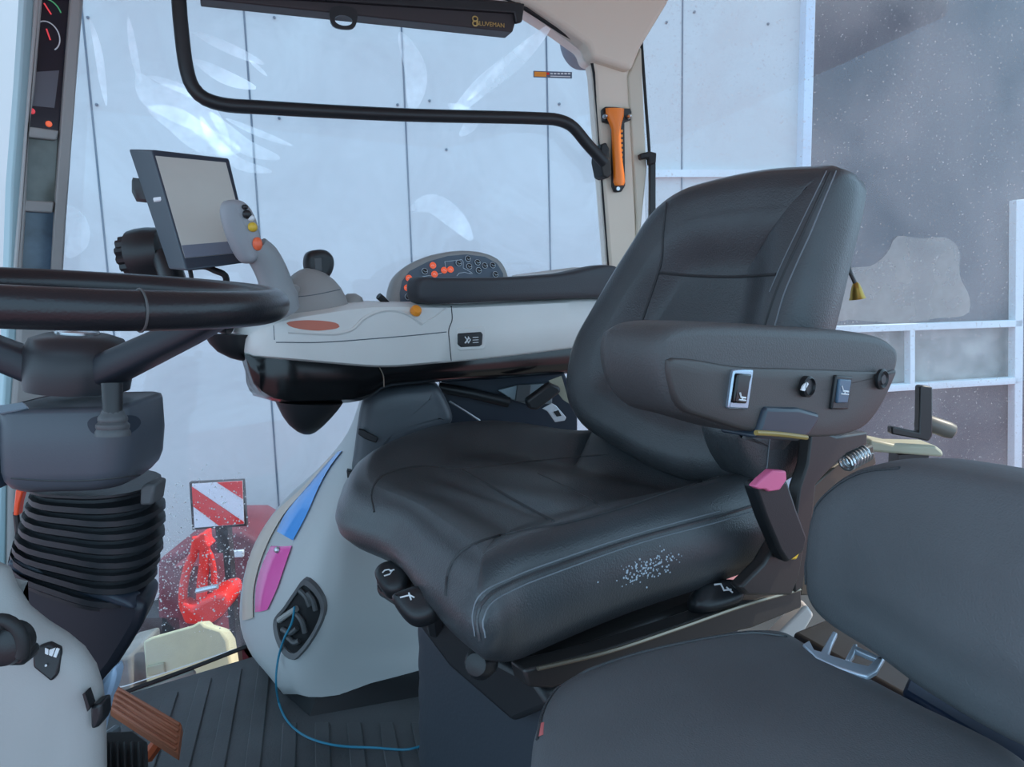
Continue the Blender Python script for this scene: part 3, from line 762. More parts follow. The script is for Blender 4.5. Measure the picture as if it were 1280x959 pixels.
L3 = P('recline_lever', f_, BLACKP, SEAT, ang=60)
P('lever_icon', lambda mb: (mb.tube(PL3.many([(893, 731), (901, 730), (905, 738), (914, 737)], -.001), .0014, 5), mb.tube(PL3.many([(908, 734), (916, 741)], -.001), .0012, 5)), WHITEM, L3)
def knob_(mb):
    mb.lathe([(.004, 0), (.016, .004), (.018, .02), (.012, .032), (.004, .034)], at(608, 826, .80), (-.3, -.8, .3), 18)
P('adjust_knob', knob_, BLACKP, SEAT)
# ------------------------------------------------------------------ passenger seat
PS = thing('passenger_seat', 'plain charcoal folding passenger seat in the near right corner', 'seat', (.42, .62, 0))
def pcush(mb):
    o = [onz(x, y, .455) for x, y in [(668, 925), (676, 885), (698, 853), (755, 826), (845, 801), (940, 787), (985, 791), (1030, 815), (1150, 878), (1285, 948), (1330, 1010)]]
    o += [onz(1250, 1150, .455), onz(900, 1200, .455), onz(680, 1080, .455)]
    mb.pillow(o, ZV, [(.02, -.075), (.002, -.07), (-.004, -.05), (-.003, -.02), (.002, -.004), (.006, 0), (.014, .006), (.03, .010)], N=100, rings=8, hf=lambda q, p: .004*q)
mbp = MB(); pcush(mbp); PC = obj('seat_cushion', mbp, CLOTH, PS, ang=80)
seam('piping', Skin(mbp), [(672, 925), (681, 886), (703, 856), (758, 830), (846, 806), (940, 792), (983, 796)], .0016, LEATHER, PC, .0006, 60)
P('warning_tag', lambda mb: mb.prism([Skin(mbp)(x, y, .0008) for x, y in [(675, 905), (679, 904), (678, 920), (673, 922)]], (.002, .001, 0)), mat('red_tag', (205, 110, 110), .5), PC)
pa, pb = Vector((.292, .79, 0)), Vector((.40, .53, 0)); pt = (pb-pa).normalized(); pn = Vector((pt.y, -pt.x, 0))
if pn.x > 0: pn = -pn
PLN = (ZV-pn*.12).normalized(); PN = (pn+ZV*.12).normalized()
def pp(px, py): return onpl(px, py, pa+ZV*.5, PN)
def pback(mb):
    o = [pp(x, y) for x, y in [(1004, 715), (1007, 665), (1016, 632), (1040, 604), (1075, 585), (1125, 578), (1190, 586), (1290, 606)]]
    e = pp(1290, 606); o += [e+pt*.08, e+pt*.10-PLN*.18]; b = pp(1300, 945); o += [b, pp(1160, 870), pp(1085, 815), pp(1022, 772), pp(1007, 748)]
    mb.pillow(o, PN, [(.02, -.085), (.003, -.08), (-.004, -.06), (-.004, -.03), (0, -.006), (.004, 0), (.012, .005), (.03, .008)], N=100, rings=8, hf=lambda q, p: .008*sstep(0, .6, q))
mbq = MB(); pback(mbq); PB = obj('backrest', mbq, CLOTH, PS, ang=80)
seam('piping', Skin(mbq), [(1008, 740), (1009, 670), (1020, 634), (1044, 609), (1078, 591), (1125, 585)], .0014, LEATHER, PB, .0006, 50)
def pbr(mb):
    H = lambda x, y: onz(x, y, .448)
    mb.prism([H(1128, 862), H(1140, 835), H(1300, 905), H(1290, 960)], (0, 0, -.02))
P('hinge', pbr, mat('blue_black_metal', (40, 58, 84), .45), PS, bevel=.004)
def latch(mb):
    H = VP(1000, .80, 1140, .70, lean=1.0)
    def bar(pts): mb.prism([onz(x, y, .466) for x, y in pts], (0, 0, -.006))
    bar([(1003, 805), (1012, 800), (1018, 812), (1026, 814), (1034, 800), (1041, 788), (1047, 791), (1040, 806), (1036, 818), (1068, 828), (1085, 832), (1096, 822), (1104, 815), (1106, 822), (1096, 838), (1084, 845), (1072, 842), (1045, 833), (1020, 822)])
    bar([(1066, 805), (1072, 804), (1068, 818), (1062, 826), (1056, 824)]); bar([(1068, 806), (1104, 822), (1103, 826), (1066, 811)])
P('latch_plate', latch, mat('zinc_plate', (190, 205, 220), .35, metal=.5), PS, bevel=.0015)
def pframe(mb):
    mb.prism([onz(x, y, .40) for x, y in [(990, 790), (1040, 770), (1170, 850), (1150, 880)]], (0, 0, -.03))
    mb.box((.40, .62, .20), (.05, 0, 0), (0, .08, 0), (0, 0, .20))
P('seat_frame', pframe, DARKM, PS, bevel=.006)
# pale metal floor step behind the rail
def step_(mb):
    o = [(965, 800), (1003, 762), (1010, 758), (1018, 770), (1000, 800), (985, 812)]
    mb.prism([at(x, y, 1.12) for x, y in o], (.0, .03, 0))
tag(P('mounting_plate', step_, mat('pale_painted_metal', (196, 186, 180), .4), bevel=.004), 'pale metal mounting plate between the two seats', 'plate')
# ------------------------------------------------------------------ right hand control console
VC = VP(305, 1.25, 745, 1.75)
def ploft(plane, stations, back, m=None):
    """loft a long body: each station = list of (px,py,off) across the front, then closed at the back"""
    rings = []
    for st in stations: rings.append([plane(x, y, o) for x, y, o in st])
    return rings
CN = thing('control_console', 'light grey armrest console with black pad beside the operator seat', 'console', VC(560, 520, .1))
def shell(mb):
    # x, bottom y, top y of the front face; the upper edge rolls back
    S = [(303, 441, 424, .07), (312, 445, 415, .035), (330, 447.5, 405, .012), (360, 450, 395, 0), (400, 453.5, 388, 0), (440, 457, 382, 0), (470, 459, 379, 0), (500, 458.5, 379, 0), (540, 455, 380, 0), (575, 452, 380, 0), (640, 445, 377, 0), (700, 437.5, 374, 0), (760, 429, 372, 0)]
    rings = []
    for x, yb, yt, o in S:
        h = yb-yt
        b0 = VC(x, yb, o+.006); b1 = VC(x, yb-2.5, o); m1 = VC(x, yb-h*.5, o-.002 if o == 0 else o); t1 = VC(x, yt+5, o+.004); t0 = VC(x, yt+.5, o+.016)
        dz = Vector((0, 0, .004))
        w = (.20 if x < 600 else .12) if o == 0 else .12
        bk = t0+VC.n*w+dz; bb = b0+VC.n*w
        rings.append([b0, b1, m1, t1, t0, t0.lerp(bk, .5)+dz*.5, bk, bk.lerp(bb, .15)+VC.n*.008, bb])
    RR = []
    for i in range(len(rings[0])): RR.append(spline([r[i] for r in rings], 40))
    RR = [[RR[i][k] for i in range(len(RR))] for k in range(40)]
    mb.loft(RR)
mbS = MB(); shell(mbS); SH = obj('upper_shell', mbS, GREYP, CN, ang=50); skS = Skin(mbS)
def seam2(name, sk, pts, r, m, parent, lift=0., n=30): seam(name, sk, pts, r, m, parent, lift, n)
SEAMG = mat('grey_seam', (86, 96, 104), .6)
seam('seam', skS, [(564, 383), (565, 400), (561, 412), (562, 430), (564, 451)], .0011, SEAM, SH)
seam('ridge', skS, [(345, 428), (400, 428), (460, 424), (530, 418), (558, 415)], .0010, SEAMG, SH)
seam('ridge', skS, [(360, 415), (420, 417), (440, 412), (455, 398), (475, 389), (495, 388), (510, 393), (528, 405)], .0035, GREYP, SH)
seam('ridge', skS, [(528, 405), (545, 394), (558, 385)], .0016, GREYP, SH)
seam('seam', skS, [(342, 407), (343, 425)], .0008, SEAMG, SH)
tray_top = decal(skS, [(358, 404), (385, 400.5), (422, 405), (424, 409), (405, 413), (388, 413), (365, 409)], .0012)
P('storage_recess', tray_top, mat('orange_brown_tray', (196, 110, 88), .45), CN)
P('mode_button', lambda mb: mb.lathe([(.011, 0), (.011, .006), (.009, .010), (.006, .011)], VC(519, 390, -.001), -VC.n+ZV*.8, 18), AMBER, CN)
P('switch_bezel', lambda mb: mb.prism(VC.many([(571, 410), (604, 408), (608, 410), (608, 434), (604, 437), (576, 439), (571, 436)], -.003), VC.n*.006), GREYP, CN, bevel=.003)
RS = P('rocker_switch', lambda mb: mb.prism(VC.many([(573, 417), (602, 415), (604, 418), (603, 431), (600, 433), (577, 434), (573, 431)], -.006), VC.n*.006), BLACKP, CN, bevel=.002)
def ric(mb):
    for dx in (-4, 0): mb.tube(VC.many([(585+dx, 421), (588+dx, 425), (585+dx, 429)], -.0065), .0013, 5)
    mb.tube(VC.many([(586, 422), (582, 429)], -.0065), .0013, 5); mb.tube(VC.many([(582, 422), (586, 429)], -.0065), .0012, 5)
    for k in range(3): mb.tube(VC.many([(591, 422+k*3.2), (598, 421.6+k*3.2)], -.0065), .0008, 5)
P('switch_icon', ric, WHITEM, RS)
def tray(mb):
    S = [(306, 443, 448, .04, .03), (312, 446, 470, .03, .05), (322, 447, 488, .02, .08), (338, 448, 500, .012, .11), (360, 450, 505, .006, .19), (400, 453, 504.5, .006, .19), (440, 456, 503, .006, .19), (462, 458, 497, .006, .19), (480, 458, 485, .006, .19), (520, 456, 480, .006, .19), (600, 449, 474, .006, .19), (700, 437, 468, .006, .19), (760, 429, 464, .006, .19)]
    R = []
    for x, yt, yb, o, w in S:
        t = VC(x, yt, o); b = VC(x, yb-4, o+.004); b2 = VC(x, yb, o+.025); bb = b2+VC.n*(w-.03); tb = t+VC.n*w
        R.append([t, VC(x, (yt+yb)/2, o-.002), b, b2, b2.lerp(bb, .5), bb, tb])
    RR = [spline([r[i] for r in R], 40) for i in range(len(R[0]))]
    mb.loft([[RR[i][k] for i in range(len(RR))] for k in range(40)])
P('lower_tray', tray, GLOSSB, CN, ang=50)
def nose(mb):
    R = []
    for y, xl, xr in [(503, 346, 426), (512, 350, 420), (522, 355, 412), (532, 362, 403), (540, 372, 394), (543, 379, 388)]:
        a, b = VC(xl, y, .05), VC(xr, y, .05); c = (a+b)/2; h = (b-a)/2
        R.append([c+h*math.cos(t)+VC.n*math.sin(t)*h.length*.8 for t in [2*math.pi*k/20 for k in range(20)]])
    mb.loft(R)
P('underside_boss', nose, BLACKP, CN)
P('tray_seam', lambda mb: mb.tube(VC.many([(474, 459), (479, 470), (480, 484)], .003), .0012, 5, n=10), mat('bronze_seam', (96, 86, 74), .3, metal=.5), CN)
def apad(mb):
    o = VC.many([(524, 352), (527, 347), (560, 347), (640, 346), (700, 342), (775, 335), (775, 369), (735, 373), (640, 376.5), (560, 380), (535, 380), (526, 376)], -.012)
    mb.pillow(o, -VC.n, [(.006, -.05), (.001, -.046), (0, -.04), (0, -.02), (.002, -.004), (.008, 0)], N=110, rings=2)
P('arm_pad', apad, mat('console_pad_vinyl', (52, 55, 60), .55, bump=.3, scale=500), CN, ang=60)
VQ = VP(490, 1.62, 638, 1.74, lean=.25)
def pod(mb):
    o = VQ.many([(491, 384), (490, 362), (494, 346), (505, 333), (530, 320), (558, 313), (582, 311), (607, 314), (625, 322), (635, 336), (639, 352), (640, 384)])
    mb.pillow(o, -VQ.n, [(.02, -.07), (.004, -.062), (0, -.04), (.001, -.012), (.006, -.002), (.012, 0)], N=80, rings=2)
P('instrument_pod', pod, GREYD, CN, ang=60)
PODF = CN.children[-1] if len(CN.children) else None
for ch in SC.objects:
    if ch.name.startswith('instrument_pod'): PODF = ch
def face(mb): mb.prism(VQ.many([(501, 384), (500, 366), (503, 351), (512, 339), (535, 327), (560, 320), (583, 318), (606, 321), (621, 329), (629, 342), (630, 384)], -.002), VQ.n*.004)
P('panel_face', face, mat('panel_face_slate', (84, 98, 112), .45), PODF)
for (x, y, on) in [(511, 348, 1), (509, 360, 1), (510, 371, 0), (531, 339, 0), (541, 332, 1), (543, 343, 1), (555, 338, 1), (563, 337, 1), (573.5, 329, 0), (585, 323.5, 0), (586.5, 333, 0), (597, 328, 0), (598.5, 338, 0), (606, 332, 0), (616, 331.5, 0), (619.5, 343, 0)]:
    b = P('warning_light', lambda mb: mb.lathe([(.0072, 0), (.0072, .002), (.006, .0028), (.002, .003)], VQ(x, y, -.003), -VQ.n, 18), ORLIT if on else BLACKP, PODF)
PPR = mat('pale_print', (205, 216, 225), .5)
for (x, y) in [(531, 339), (573.5, 329), (585, 323.5), (586.5, 333), (597, 328), (598.5, 338), (606, 332), (616, 331.5), (619.5, 343), (510, 371)]:
    c = VQ(x, y, -.0055)
    P('icon_ring', lambda mb: (mb.tube([c+VQ.t*math.cos(a)*.0066+VQ.up*math.sin(a)*.0066 for a in [2*math.pi*k/18 for k in range(18)]], .0006, 5, closed=True), mb.tube([c+VQ.t*.0066, c-VQ.up*.002, c-VQ.t*.0024+VQ.up*.0022], .0007, 5)), PPR, PODF)
for (x, y) in [(511, 348), (509, 360), (541, 332), (543, 343), (555, 338), (563, 337)]:
    c = VQ(x, y, -.0062); P('icon', lambda mb: mb.tube([c-VQ.t*.003, c+VQ.up*.002, c+VQ.t*.003-VQ.up*.001], .0006, 5), WHITEM, PODF)
for L_ in ([(557, 334), (556, 327), (562, 326.5), (577, 324.5), (579, 327), (579, 335), (590, 341), (586, 341.5)], [(571, 345), (574, 341.5), (581, 340.5), (588, 342.5), (591, 342)], [(528, 346), (536, 344.5), (540, 345)], [(547, 343), (553, 341), (558, 340)]):
    P('tractor_outline', lambda mb: mb.tube(VQ.many(L_, -.003), .0007, 5), PPR, PODF)
def lid(mb):
    mb.prism([VC(640, 346, .06), VC(700, 342, .06), VC(752, 337, .06), VC(752, 334, .10), VC(715, 334, .11), VC(640, 344, .11)], VC.n*.015-ZV*.02)
P('rear_lid', lid, GREYP, CN, bevel=.004)
def dome(mb):
    R = []
    for y, xl, xr in [(392, 330, 440), (384, 338, 433), (372, 346, 430), (360, 353, 424), (350, 360, 416), (342, 368, 406), (337, 376, 396), (335, 383, 388)]:
        a, b = VC(xl, y, .09), VC(xr, y, .09); c = (a+b)/2; h = (b-a)/2
        R.append([c+h*math.cos(t)+VC.n*math.sin(t)*h.length*.8 for t in [2*math.pi*k/28 for k in range(28)]])
    mb.loft(R)
mbD = MB(); dome(mbD); P2_ = obj('lever_dome', mbD, GREYD, CN, ang=60)
seam('seam', Skin(mbD), [(362, 372), (390, 369), (425, 362)], .0008, SEAMG, P2_)
def hub_(mb): mb.lathe([(.0, -.03), (.022, -.03), (.024, 0), (.02, .012), (.008, .02)], VC(440, 380, .10), ZV, 20)
P('lever_boot', hub_, GREYD, CN)
def klev(mb):
    mb.tube([VC(408, 375, .09), VC(404, 352, .09), VC(402, 340, .09)], .007, 8)
    mb.pillow(VC.many([(385, 325), (388, 316), (398, 312), (410, 313), (418, 320), (420, 330), (416, 343), (408, 350), (394, 346), (386, 336)], .08), -VC.n, [(.008, -.03), (0, -.022), (0, -.008), (.006, 0)], N=40, rings=3)
KL = P('lever_knob', klev, BLACKP, CN, ang=60)
P('knob_window', lambda mb: mb.prism(VC.many([(393, 323), (402, 322), (403, 339), (394, 339)], .0785), VC.n*.003), DARKP, KL, bevel=.001)
def slev(mb):
    mb.tube([VC(486, 382, .08), VC(478, 374, .08), VC(473, 370, .08)], [.006, .007, .007], 8)
P('small_lever', slev, BLACKP, CN)
def jbase(mb):
    R = []
    for y, xl, xr in [(418, 255, 318), (430, 262, 316), (440, 272, 314), (448, 288, 312), (451, 300, 310)]:
        a, b = VC(xl, y, .08), VC(xr, y, .08); c = (a+b)/2; h = (b-a)/2
        R.append([c+h*math.cos(t)+VC.n*math.sin(t)*h.length*.7 for t in [2*math.pi*k/20 for k in range(20)]])
    mb.loft(R)
P('front_boss', jbase, BLACKP, CN)
# multifunction joystick
JS = thing('joystick', 'grey multifunction joystick with amber and orange buttons in front of the monitor', 'joystick', VC(345, 395, .05))
VJ = VP(290, 1.22, 370, 1.29)
def stem(mb):
    S = [((308, 322), (330, 298), .026), ((316, 335), (342, 308), .026), ((322, 348), (353, 325), .025), ((325, 358), (361, 343), .025), ((327, 366), (366, 357), .026), ((330, 385), (370, 366), .03), ((345, 400), (372, 380), .03)]
    R = []
    for a, b, d in S:
        a, b = VJ(*a), VJ(*b); c = (a+b)/2; h = (b-a)/2
        R.append([c+h*math.cos(t)+VJ.n*math.sin(t)*d for t in [2*math.pi*k/20 for k in range(20)]])
    RR = [spline([r[i] for r in R], 24) for i in range(20)]
    mb.loft([[RR[i][k] for i in range(20)] for k in range(24)])
P('stem', stem, mat('joystick_grey', (140, 144, 146), .45, bump=.1, scale=600), JS, ang=60)
def head(mb):
    o = VJ.many([(286, 262), (289, 251), (300, 249), (311, 253), (321, 268), (328, 290), (331, 310), (328, 322), (320, 329), (311, 327), (302, 314), (292, 290)], -.02)
    mb.pillow(o, -VJ.n+VJ.t*.25, [(.014, -.034), (.004, -.03), (0, -.022), (0, -.010), (.004, -.002), (.010, 0)], N=60, rings=4)
mbj = MB(); head(mbj); JH = obj('grip', mbj, mat('grip_grey', (146, 148, 152), .45), JS, ang=60); skJ = Skin(mbj)
def jb(name, x, y, r, m, sx=1.0):
    c = skJ(x, y, 0)
    if c is None: c = VJ(x, y, -.02)
    P(name, lambda mb: mb.lathe([(r, 0), (r, .004), (r*.7, .007), (r*.3, .008)], c, -VJ.n+VJ.t*.2, 16, sx=sx), m, JH)
jb('push_button', 315, 284, .0075, mat('yellow_button', (225, 185, 60), .35)); jb('push_button', 321, 305, .0105, mat('orange_button', (245, 110, 70), .35), .75)
jb('push_button', 308, 268, .007, BLACKP); jb('push_button', 313, 273, .005, WHITEM); jb('push_button', 305, 259, .004, BLACKP)
def jcl(mb): mb.lathe([(.034, 0), (.036, .006), (.036, .012), (.030, .016)], VC(348, 366, .05), ZV+VC.t*.1, 24)
P('collar', jcl, GREYD, JS)
# terminal monitor
TM = thing('terminal_monitor', 'dark framed touchscreen terminal standing behind the steering wheel', 'monitor', VC(230, 345, .1))
m_tl, m_bl, m_tr, m_br = at(190, 187, 1.30), at(233, 339, 1.22), at(287, 198, 1.38), at(318, 327, 1.30)
mx, my = (m_tr-m_tl), (m_bl-m_tl); mnn = mx.cross(my).normalized()
if mnn.y < 0: mnn = -mnn
def mon(mb):
    bk = mnn*.055
    tlb, blb = at(160, 186, 1.37), at(211, 337, 1.29); midb = at(172, 245, 1.35)
    v = [m_tl, m_tr, m_br, m_bl]
    off = tlb-m_tl
    back = [tlb, m_tr+off*.8+mnn*.01, m_br+off*.8+mnn*.01, blb]
    mb.grid([v, back], cu=True); mb.cap(v); mb.cap(back, 0, True)
P('housing', mon, mat('monitor_slate', (48, 58, 70), .4), TM, bevel=.004, seg=3)
def mpt(u, v, off=0): return m_tl+mx*u+my*v-mnn*off+(m_br-m_tr-my)*u*v
def scr(mb): mb.prism([mpt(.02, .055, .001), mpt(.93, .05, .001), mpt(.95, .91, .001), mpt(.03, .90, .001)], mnn*.003)
P('screen', scr, SCREEN, TM)
def scrb(mb): mb.prism([mpt(.03, .80, .0016), mpt(.95, .80, .0016), mpt(.95, .91, .0016), mpt(.03, .90, .0016)], mnn*.0006)
P('task_bar', scrb, mat('screen_band', (112, 120, 134), .25), TM)
def mlab(mb):
    a, b = at(192, 247, 1.285), at(201, 246, 1.28); mb.prism([a, b, at(201.5, 250, 1.28), at(193, 251, 1.285)], mnn*.004)
P('label', mlab, WHITEM, TM)
def mknob(mb):
    c = at(176, 318, 1.40); ax = (at(152, 322, 1.40)-at(225, 312, 1.40)).normalized()
    pr = [(.02, -.05), (.042, -.045), (.046, -.02), (.046, .0), (.044, .012)]
    mb.lathe(pr, c, ax, 30)
    rr = []
    for h in (.012, .026): rr.append([(h, k) for k in range(36)])
    a = Vector((0, 0, 1)); a = (a-ax*a.dot(ax)).normalized(); b = ax.cross(a)
    mb.loft([[c+ax*h+(a*math.cos(2*math.pi*k/36)+b*math.sin(2*math.pi*k/36))*(.036 if k % 3 else .031) for h_, k in r] for r, h in ((rr[0], .012), (rr[1], .030))])
P('clamp_knob', mknob, BLACKP, TM, ang=50)
def mmount(mb):
    mb.tube([at(205, 320, 1.38), at(215, 345, 1.36), at(225, 380, 1.35), at(290, 405, 1.35)], .022, 12, n=16)
    mb.prism([at(166, 222, 1.36), at(182, 224, 1.36), at(190, 250, 1.35), at(172, 248, 1.36), at(166, 236, 1.36)], mnn*.01)
P('bracket', mmount, BLACKP, TM)
def mcab(mb): mb.tube([at(240, 334, 1.30), at(256, 333, 1.30), at(268, 338, 1.30), at(281, 344, 1.30), at(283, 356, 1.31), at(280, 380, 1.32)], .0055, 8, n=24)
P('cable', mcab, RUBBER, TM)
def mcab2(mb): mb.tube([at(236, 332, 1.31), at(239, 345, 1.31), at(240, 365, 1.32)], .004, 8, n=10)
P('cable', mcab2, RUBBER, TM)
# ------------------------------------------------------------------ fender panel below the console
SP = thing('fender_panel', 'blue-grey moulded fender panel below the control console', 'side panel', onz(420, 885, 0))
# cross sections down the panel: left silhouette, ridge, right end (each with its own depth)
secs = [(500, (452, 1.62), (480, 1.56), (535, 1.69)), (540, (437, 1.60), (462, 1.53), (555, 1.67)), (580, (406, 1.60), (445, 1.50), (565, 1.65)), (630, (353, 1.60), (430, 1.47), (575, 1.63)),
        (680, (320, 1.59), (415, 1.44), (575, 1.61)), (730, (305, 1.57), (405, 1.42), (575, 1.59)), (780, (302, 1.55), (395, 1.41), (575, 1.58)), (815, (314, 1.52), (385, 1.41), (575, 1.57)), (845, (338, 1.47), (385, 1.41), (575, 1.56)), (868, (356, 1.45), (392, 1.41), (565, 1.55))]
def fend(mb):
    rows = []
    for y, a, b, c in secs:
        yb = {845: 862, 868: 872}.get(y, y)
        p = [at(a[0], y, a[1]+.07), at(a[0]-2, y, a[1]+.03), at(a[0], y, a[1])]
        q = spline([at(a[0], y, a[1]), at(a[0]*.55+b[0]*.45, y, a[1]*.45+b[1]*.55-.012), at(b[0], yb, b[1]), at((b[0]+c[0])/2, y+(2 if y < 845 else -8), (b[1]+c[1])/2-.01), at(c[0], y+(0 if y < 845 else -16), c[1])], 16)
        p += q[1:]
        e = at(c[0], y+(0 if y < 845 else -16), c[1]+.08); p += [e, at(a[0]+20, y, a[1]+.11)]
        rows.append(p)
    cols = [spline([r[i] for r in rows], 34) for i in range(len(rows[0]))]
    mb.loft([[cols[i][k] for i in range(len(cols))] for k in range(34)])
mbF = MB(); fend(mbF); FE = obj('panel', mbF, mat('fender_grey', (184, 186, 186), .4, bump=.06, scale=500), SP, ang=60); skF = Skin(mbF)
def strip(pts, name, m):
    def f(mb):
        L = skF.line([p[0] for p in pts], .004, 20); Rr = skF.line([p[1] for p in pts], .004, 20)
        n = min(len(L), len(Rr)); mb.grid([[L[k], L[k].lerp(Rr[k], .5)-VC.n*.003, Rr[k], Rr[k]+Vector((0, .01, 0)), L[k]+Vector((0, .01, 0))] for k in range(n)], cu=True)
        mb.cap([L[0], L[0].lerp(Rr[0], .5)-VC.n*.003, Rr[0], Rr[0]+Vector((0, .01, 0)), L[0]+Vector((0, .01, 0))]); mb.cap([L[n-1], L[n-1].lerp(Rr[n-1], .5)-VC.n*.003, Rr[n-1], Rr[n-1]+Vector((0, .01, 0)), L[n-1]+Vector((0, .01, 0))])
    return P(name, f, m, SP, ang=60)
strip([((424, 566), (428, 566)), ((406, 585), (414, 585)), ((388, 607), (401, 608)), ((358, 644), (384, 646)), ((348, 665), (368, 676))], 'edge_strip', mat('blue_sheen', (84, 160, 235), .15, coat=.5))
strip([((340, 684), (366, 684)), ((329, 708), (357, 710)), ((322, 735), (348, 736)), ((321, 765), (336, 762))], 'edge_strip', mat('pink_sheen', (240, 100, 175), .15, coat=.5))
strip([((414, 572), (420, 570)), ((378, 612), (385, 611)), ((342, 646), (355, 646)), ((316, 691), (331, 692)), ((306, 735), (319, 736)), ((305, 775), (318, 772))], 'edge_strip', mat('pale_edge_strip', (206, 190, 176), .3))
P('strip_rivet', lambda mb: mb.lathe([(.007, 0), (.006, .004), (.003, .006)], skF(349, 688, .004), (-.3, -.9, .3), 14), STEEL, SP)
def ventf(mb):
    o = spline([skF(x, y, .001) for x, y in [(384, 721), (396, 729), (407, 746), (409, 762), (398, 790), (379, 817), (368, 825), (356, 817), (346, 796), (344, 775), (357, 757), (370, 738)]], 48, True)
    c = sum(o, Vector())/48; nn = Vector((-.35, -.93, .1))
    i1 = [c+(p-c)*.80-nn*.001 for p in o]; o2 = [c+(p-c)*.96+nn*.008 for p in o]; i2 = [c+(p-c)*.82+nn*.007 for p in o]
    mb.grid([o, o2, i2, i1], cu=True, cv=True)
VF = P('vent_frame', ventf, mat('vent_frame_grey', (92, 92, 94), .5), SP, ang=60)
vent_shade = decal(skF, [(384, 727), (394, 733), (402, 748), (403, 762), (394, 787), (378, 810), (368, 818), (359, 811), (351, 795), (349, 778), (360, 760), (371, 742)], .0015)
P('opening', vent_shade, mat('opening_shade', (14, 16, 20), .8), VF)  # dark sheet painting the shade inside the vent
def vin(mb):
    mb.tube([skF(*p, .006) for p in [(352, 775), (362, 768), (374, 760)]], .006, 8, n=10)
P('plug', vin, GREYD, VF)
for a in ([(378, 738), (384, 745), (389, 757)], [(386, 740), (393, 750), (396, 762)], [(372, 765), (380, 775), (384, 790)], [(362, 795), (370, 802), (376, 800)], [(356, 786), (366, 790), (374, 784)]):
    P('cable', (lambda a: lambda mb: mb.tube([skF(*p, .006) for p in a], .0055, 8, n=12))(a), DARKP, VF)
def kick(mb):
    p = [onz(x, y, 0) for x, y in [(318, 822), (352, 874), (384, 903), (520, 878), (600, 860)]]
    top = [onz(318, 822, 0), at(356, 866, 1.445), at(394, 872, 1.405), at(520, 848, 1.48), at(600, 836, 1.53)]
    for q in p: q += Vector((0, .02, 0))
    top = [t+Vector((0, .015, 0)) for t in top]
    top[0] = at(330, 808, 1.52)
    mb.grid([top, p, [q+Vector((.05, .25, 0)) for q in p], [q+Vector((.05, .25, 0)) for q in top]], cv=True)
    for i in (0, 4): mb.cap([[top, p][0][i], p[i], p[i]+Vector((.05, .25, 0)), top[i]+Vector((.05, .25, 0))])
P('kick_plate', kick, BLACKP, SP)
VS = VP(440, 1.50, 560, 1.53)
def shoulder(mb):
    o = VS.many([(450, 512), (455, 499), (468, 490), (495, 484.5), (525, 482.5), (545, 483), (558, 500), (566, 528), (545, 546), (505, 562), (475, 590), (452, 612), (440, 602), (443, 560), (447, 530)], -.015)
    mb.pillow(o, -VS.n, [(.01, -.09), (0, -.08), (0, -.02), (.006, -.006), (.016, 0), (.03, .002)], N=70, rings=4)
P('shoulder_cover', shoulder, mat('shoulder_slate', (72, 78, 84), .42, bump=.1, scale=600), SP, ang=60)
def clipb(mb): mb.prism(VS.many([(448, 536), (455, 538), (473, 548), (470, 554), (456, 549), (447, 543)], -.025), VS.n*.01)
P('clip', clipb, BLACKP, SP, bevel=.002)
def clipc(mb): mb.prism(VS.many([(433, 588), (440, 590), (441, 600), (434, 598)], -.02), VS.n*.02)
P('stud', clipc, BLACKP, SP, bevel=.002)
# seat belt tongue and linkage behind the seat
SB = thing('seat_belt_tongue', 'steel seat belt tongue in a dark sleeve beside the backrest', 'seat belt', at(690, 520, 1.62))
VB = VP(660, 1.60, 715, 1.62)
P('sleeve', lambda mb: mb.prism(VB.many([(658, 501), (688, 479), (700, 484), (702, 490), (672, 513), (662, 512)]), VB.n*.03), BLACKP, SB, bevel=.006, seg=3)
def tong(mb): mb.prism(VB.many([(678, 511), (690, 504), (696, 508), (708, 522), (706, 526), (694, 528), (684, 514)], .01), VB.n*.004)
P('tongue', tong, mat('tongue_steel', (215, 218, 222), .35, metal=.4), SB, bevel=.001)
P('slot', lambda mb: mb.prism(VB.many([(692, 515), (698, 513), (702, 520), (696, 521)], .008), VB.n*.002), BLACKP, SB)
P('webbing', lambda mb: mb.prism(VB.many([(686, 476), (702, 470), (712, 505), (704, 500)], .02), VB.n*.003), mat('webbing', (150, 148, 130), .8), SB)
SBK = thing('linkage_bar', 'dark adjuster bar with silver brackets under the console', 'linkage', at(600, 500, 1.66))
VL = VP(545, 1.66, 690, 1.70)
P('bar', lambda mb: mb.tube(VL.many([(548, 484), (590, 492), (636, 503)]), .012, 10), BLACKP, SBK)
P('silver_bracket', lambda mb: mb.prism(VL.many([(622, 488), (645, 482), (675, 480), (692, 478), (690, 505), (660, 506), (640, 500)], .0), VL.n*.012), mat('dull_aluminium', (140, 152, 158), .4, metal=.5), SBK, bevel=.002)
P('slot_frame', lambda mb: mb.prism(VL.many([(647, 481), (664, 481), (661, 503), (644, 502)], -.008), VL.n*.008), DARKP, SBK, bevel=.002)
P('thin_rod', lambda mb: mb.tube(VL.many([(562, 502), (580, 513), (600, 526)], -.02), .0025, 6), STEEL, SBK)
P('lower_bar', lambda mb: mb.prism(VL.many([(552, 476), (620, 472), (704, 464), (722, 500), (722, 545), (560, 545)], .02), VL.n*.03), mat('deep_blue_plastic', (34, 44, 58), .5), SBK, bevel=.004)
P('foot', lambda mb: mb.prism([VL(650, 540, .04), VL(700, 540, .04), Vector((VL(700, 540, .04).x, VL(700, 540, .04).y, 0)), Vector((VL(650, 540, .04).x, VL(650, 540, .04).y, 0))], VL.n*.03), BLACKP, SBK)
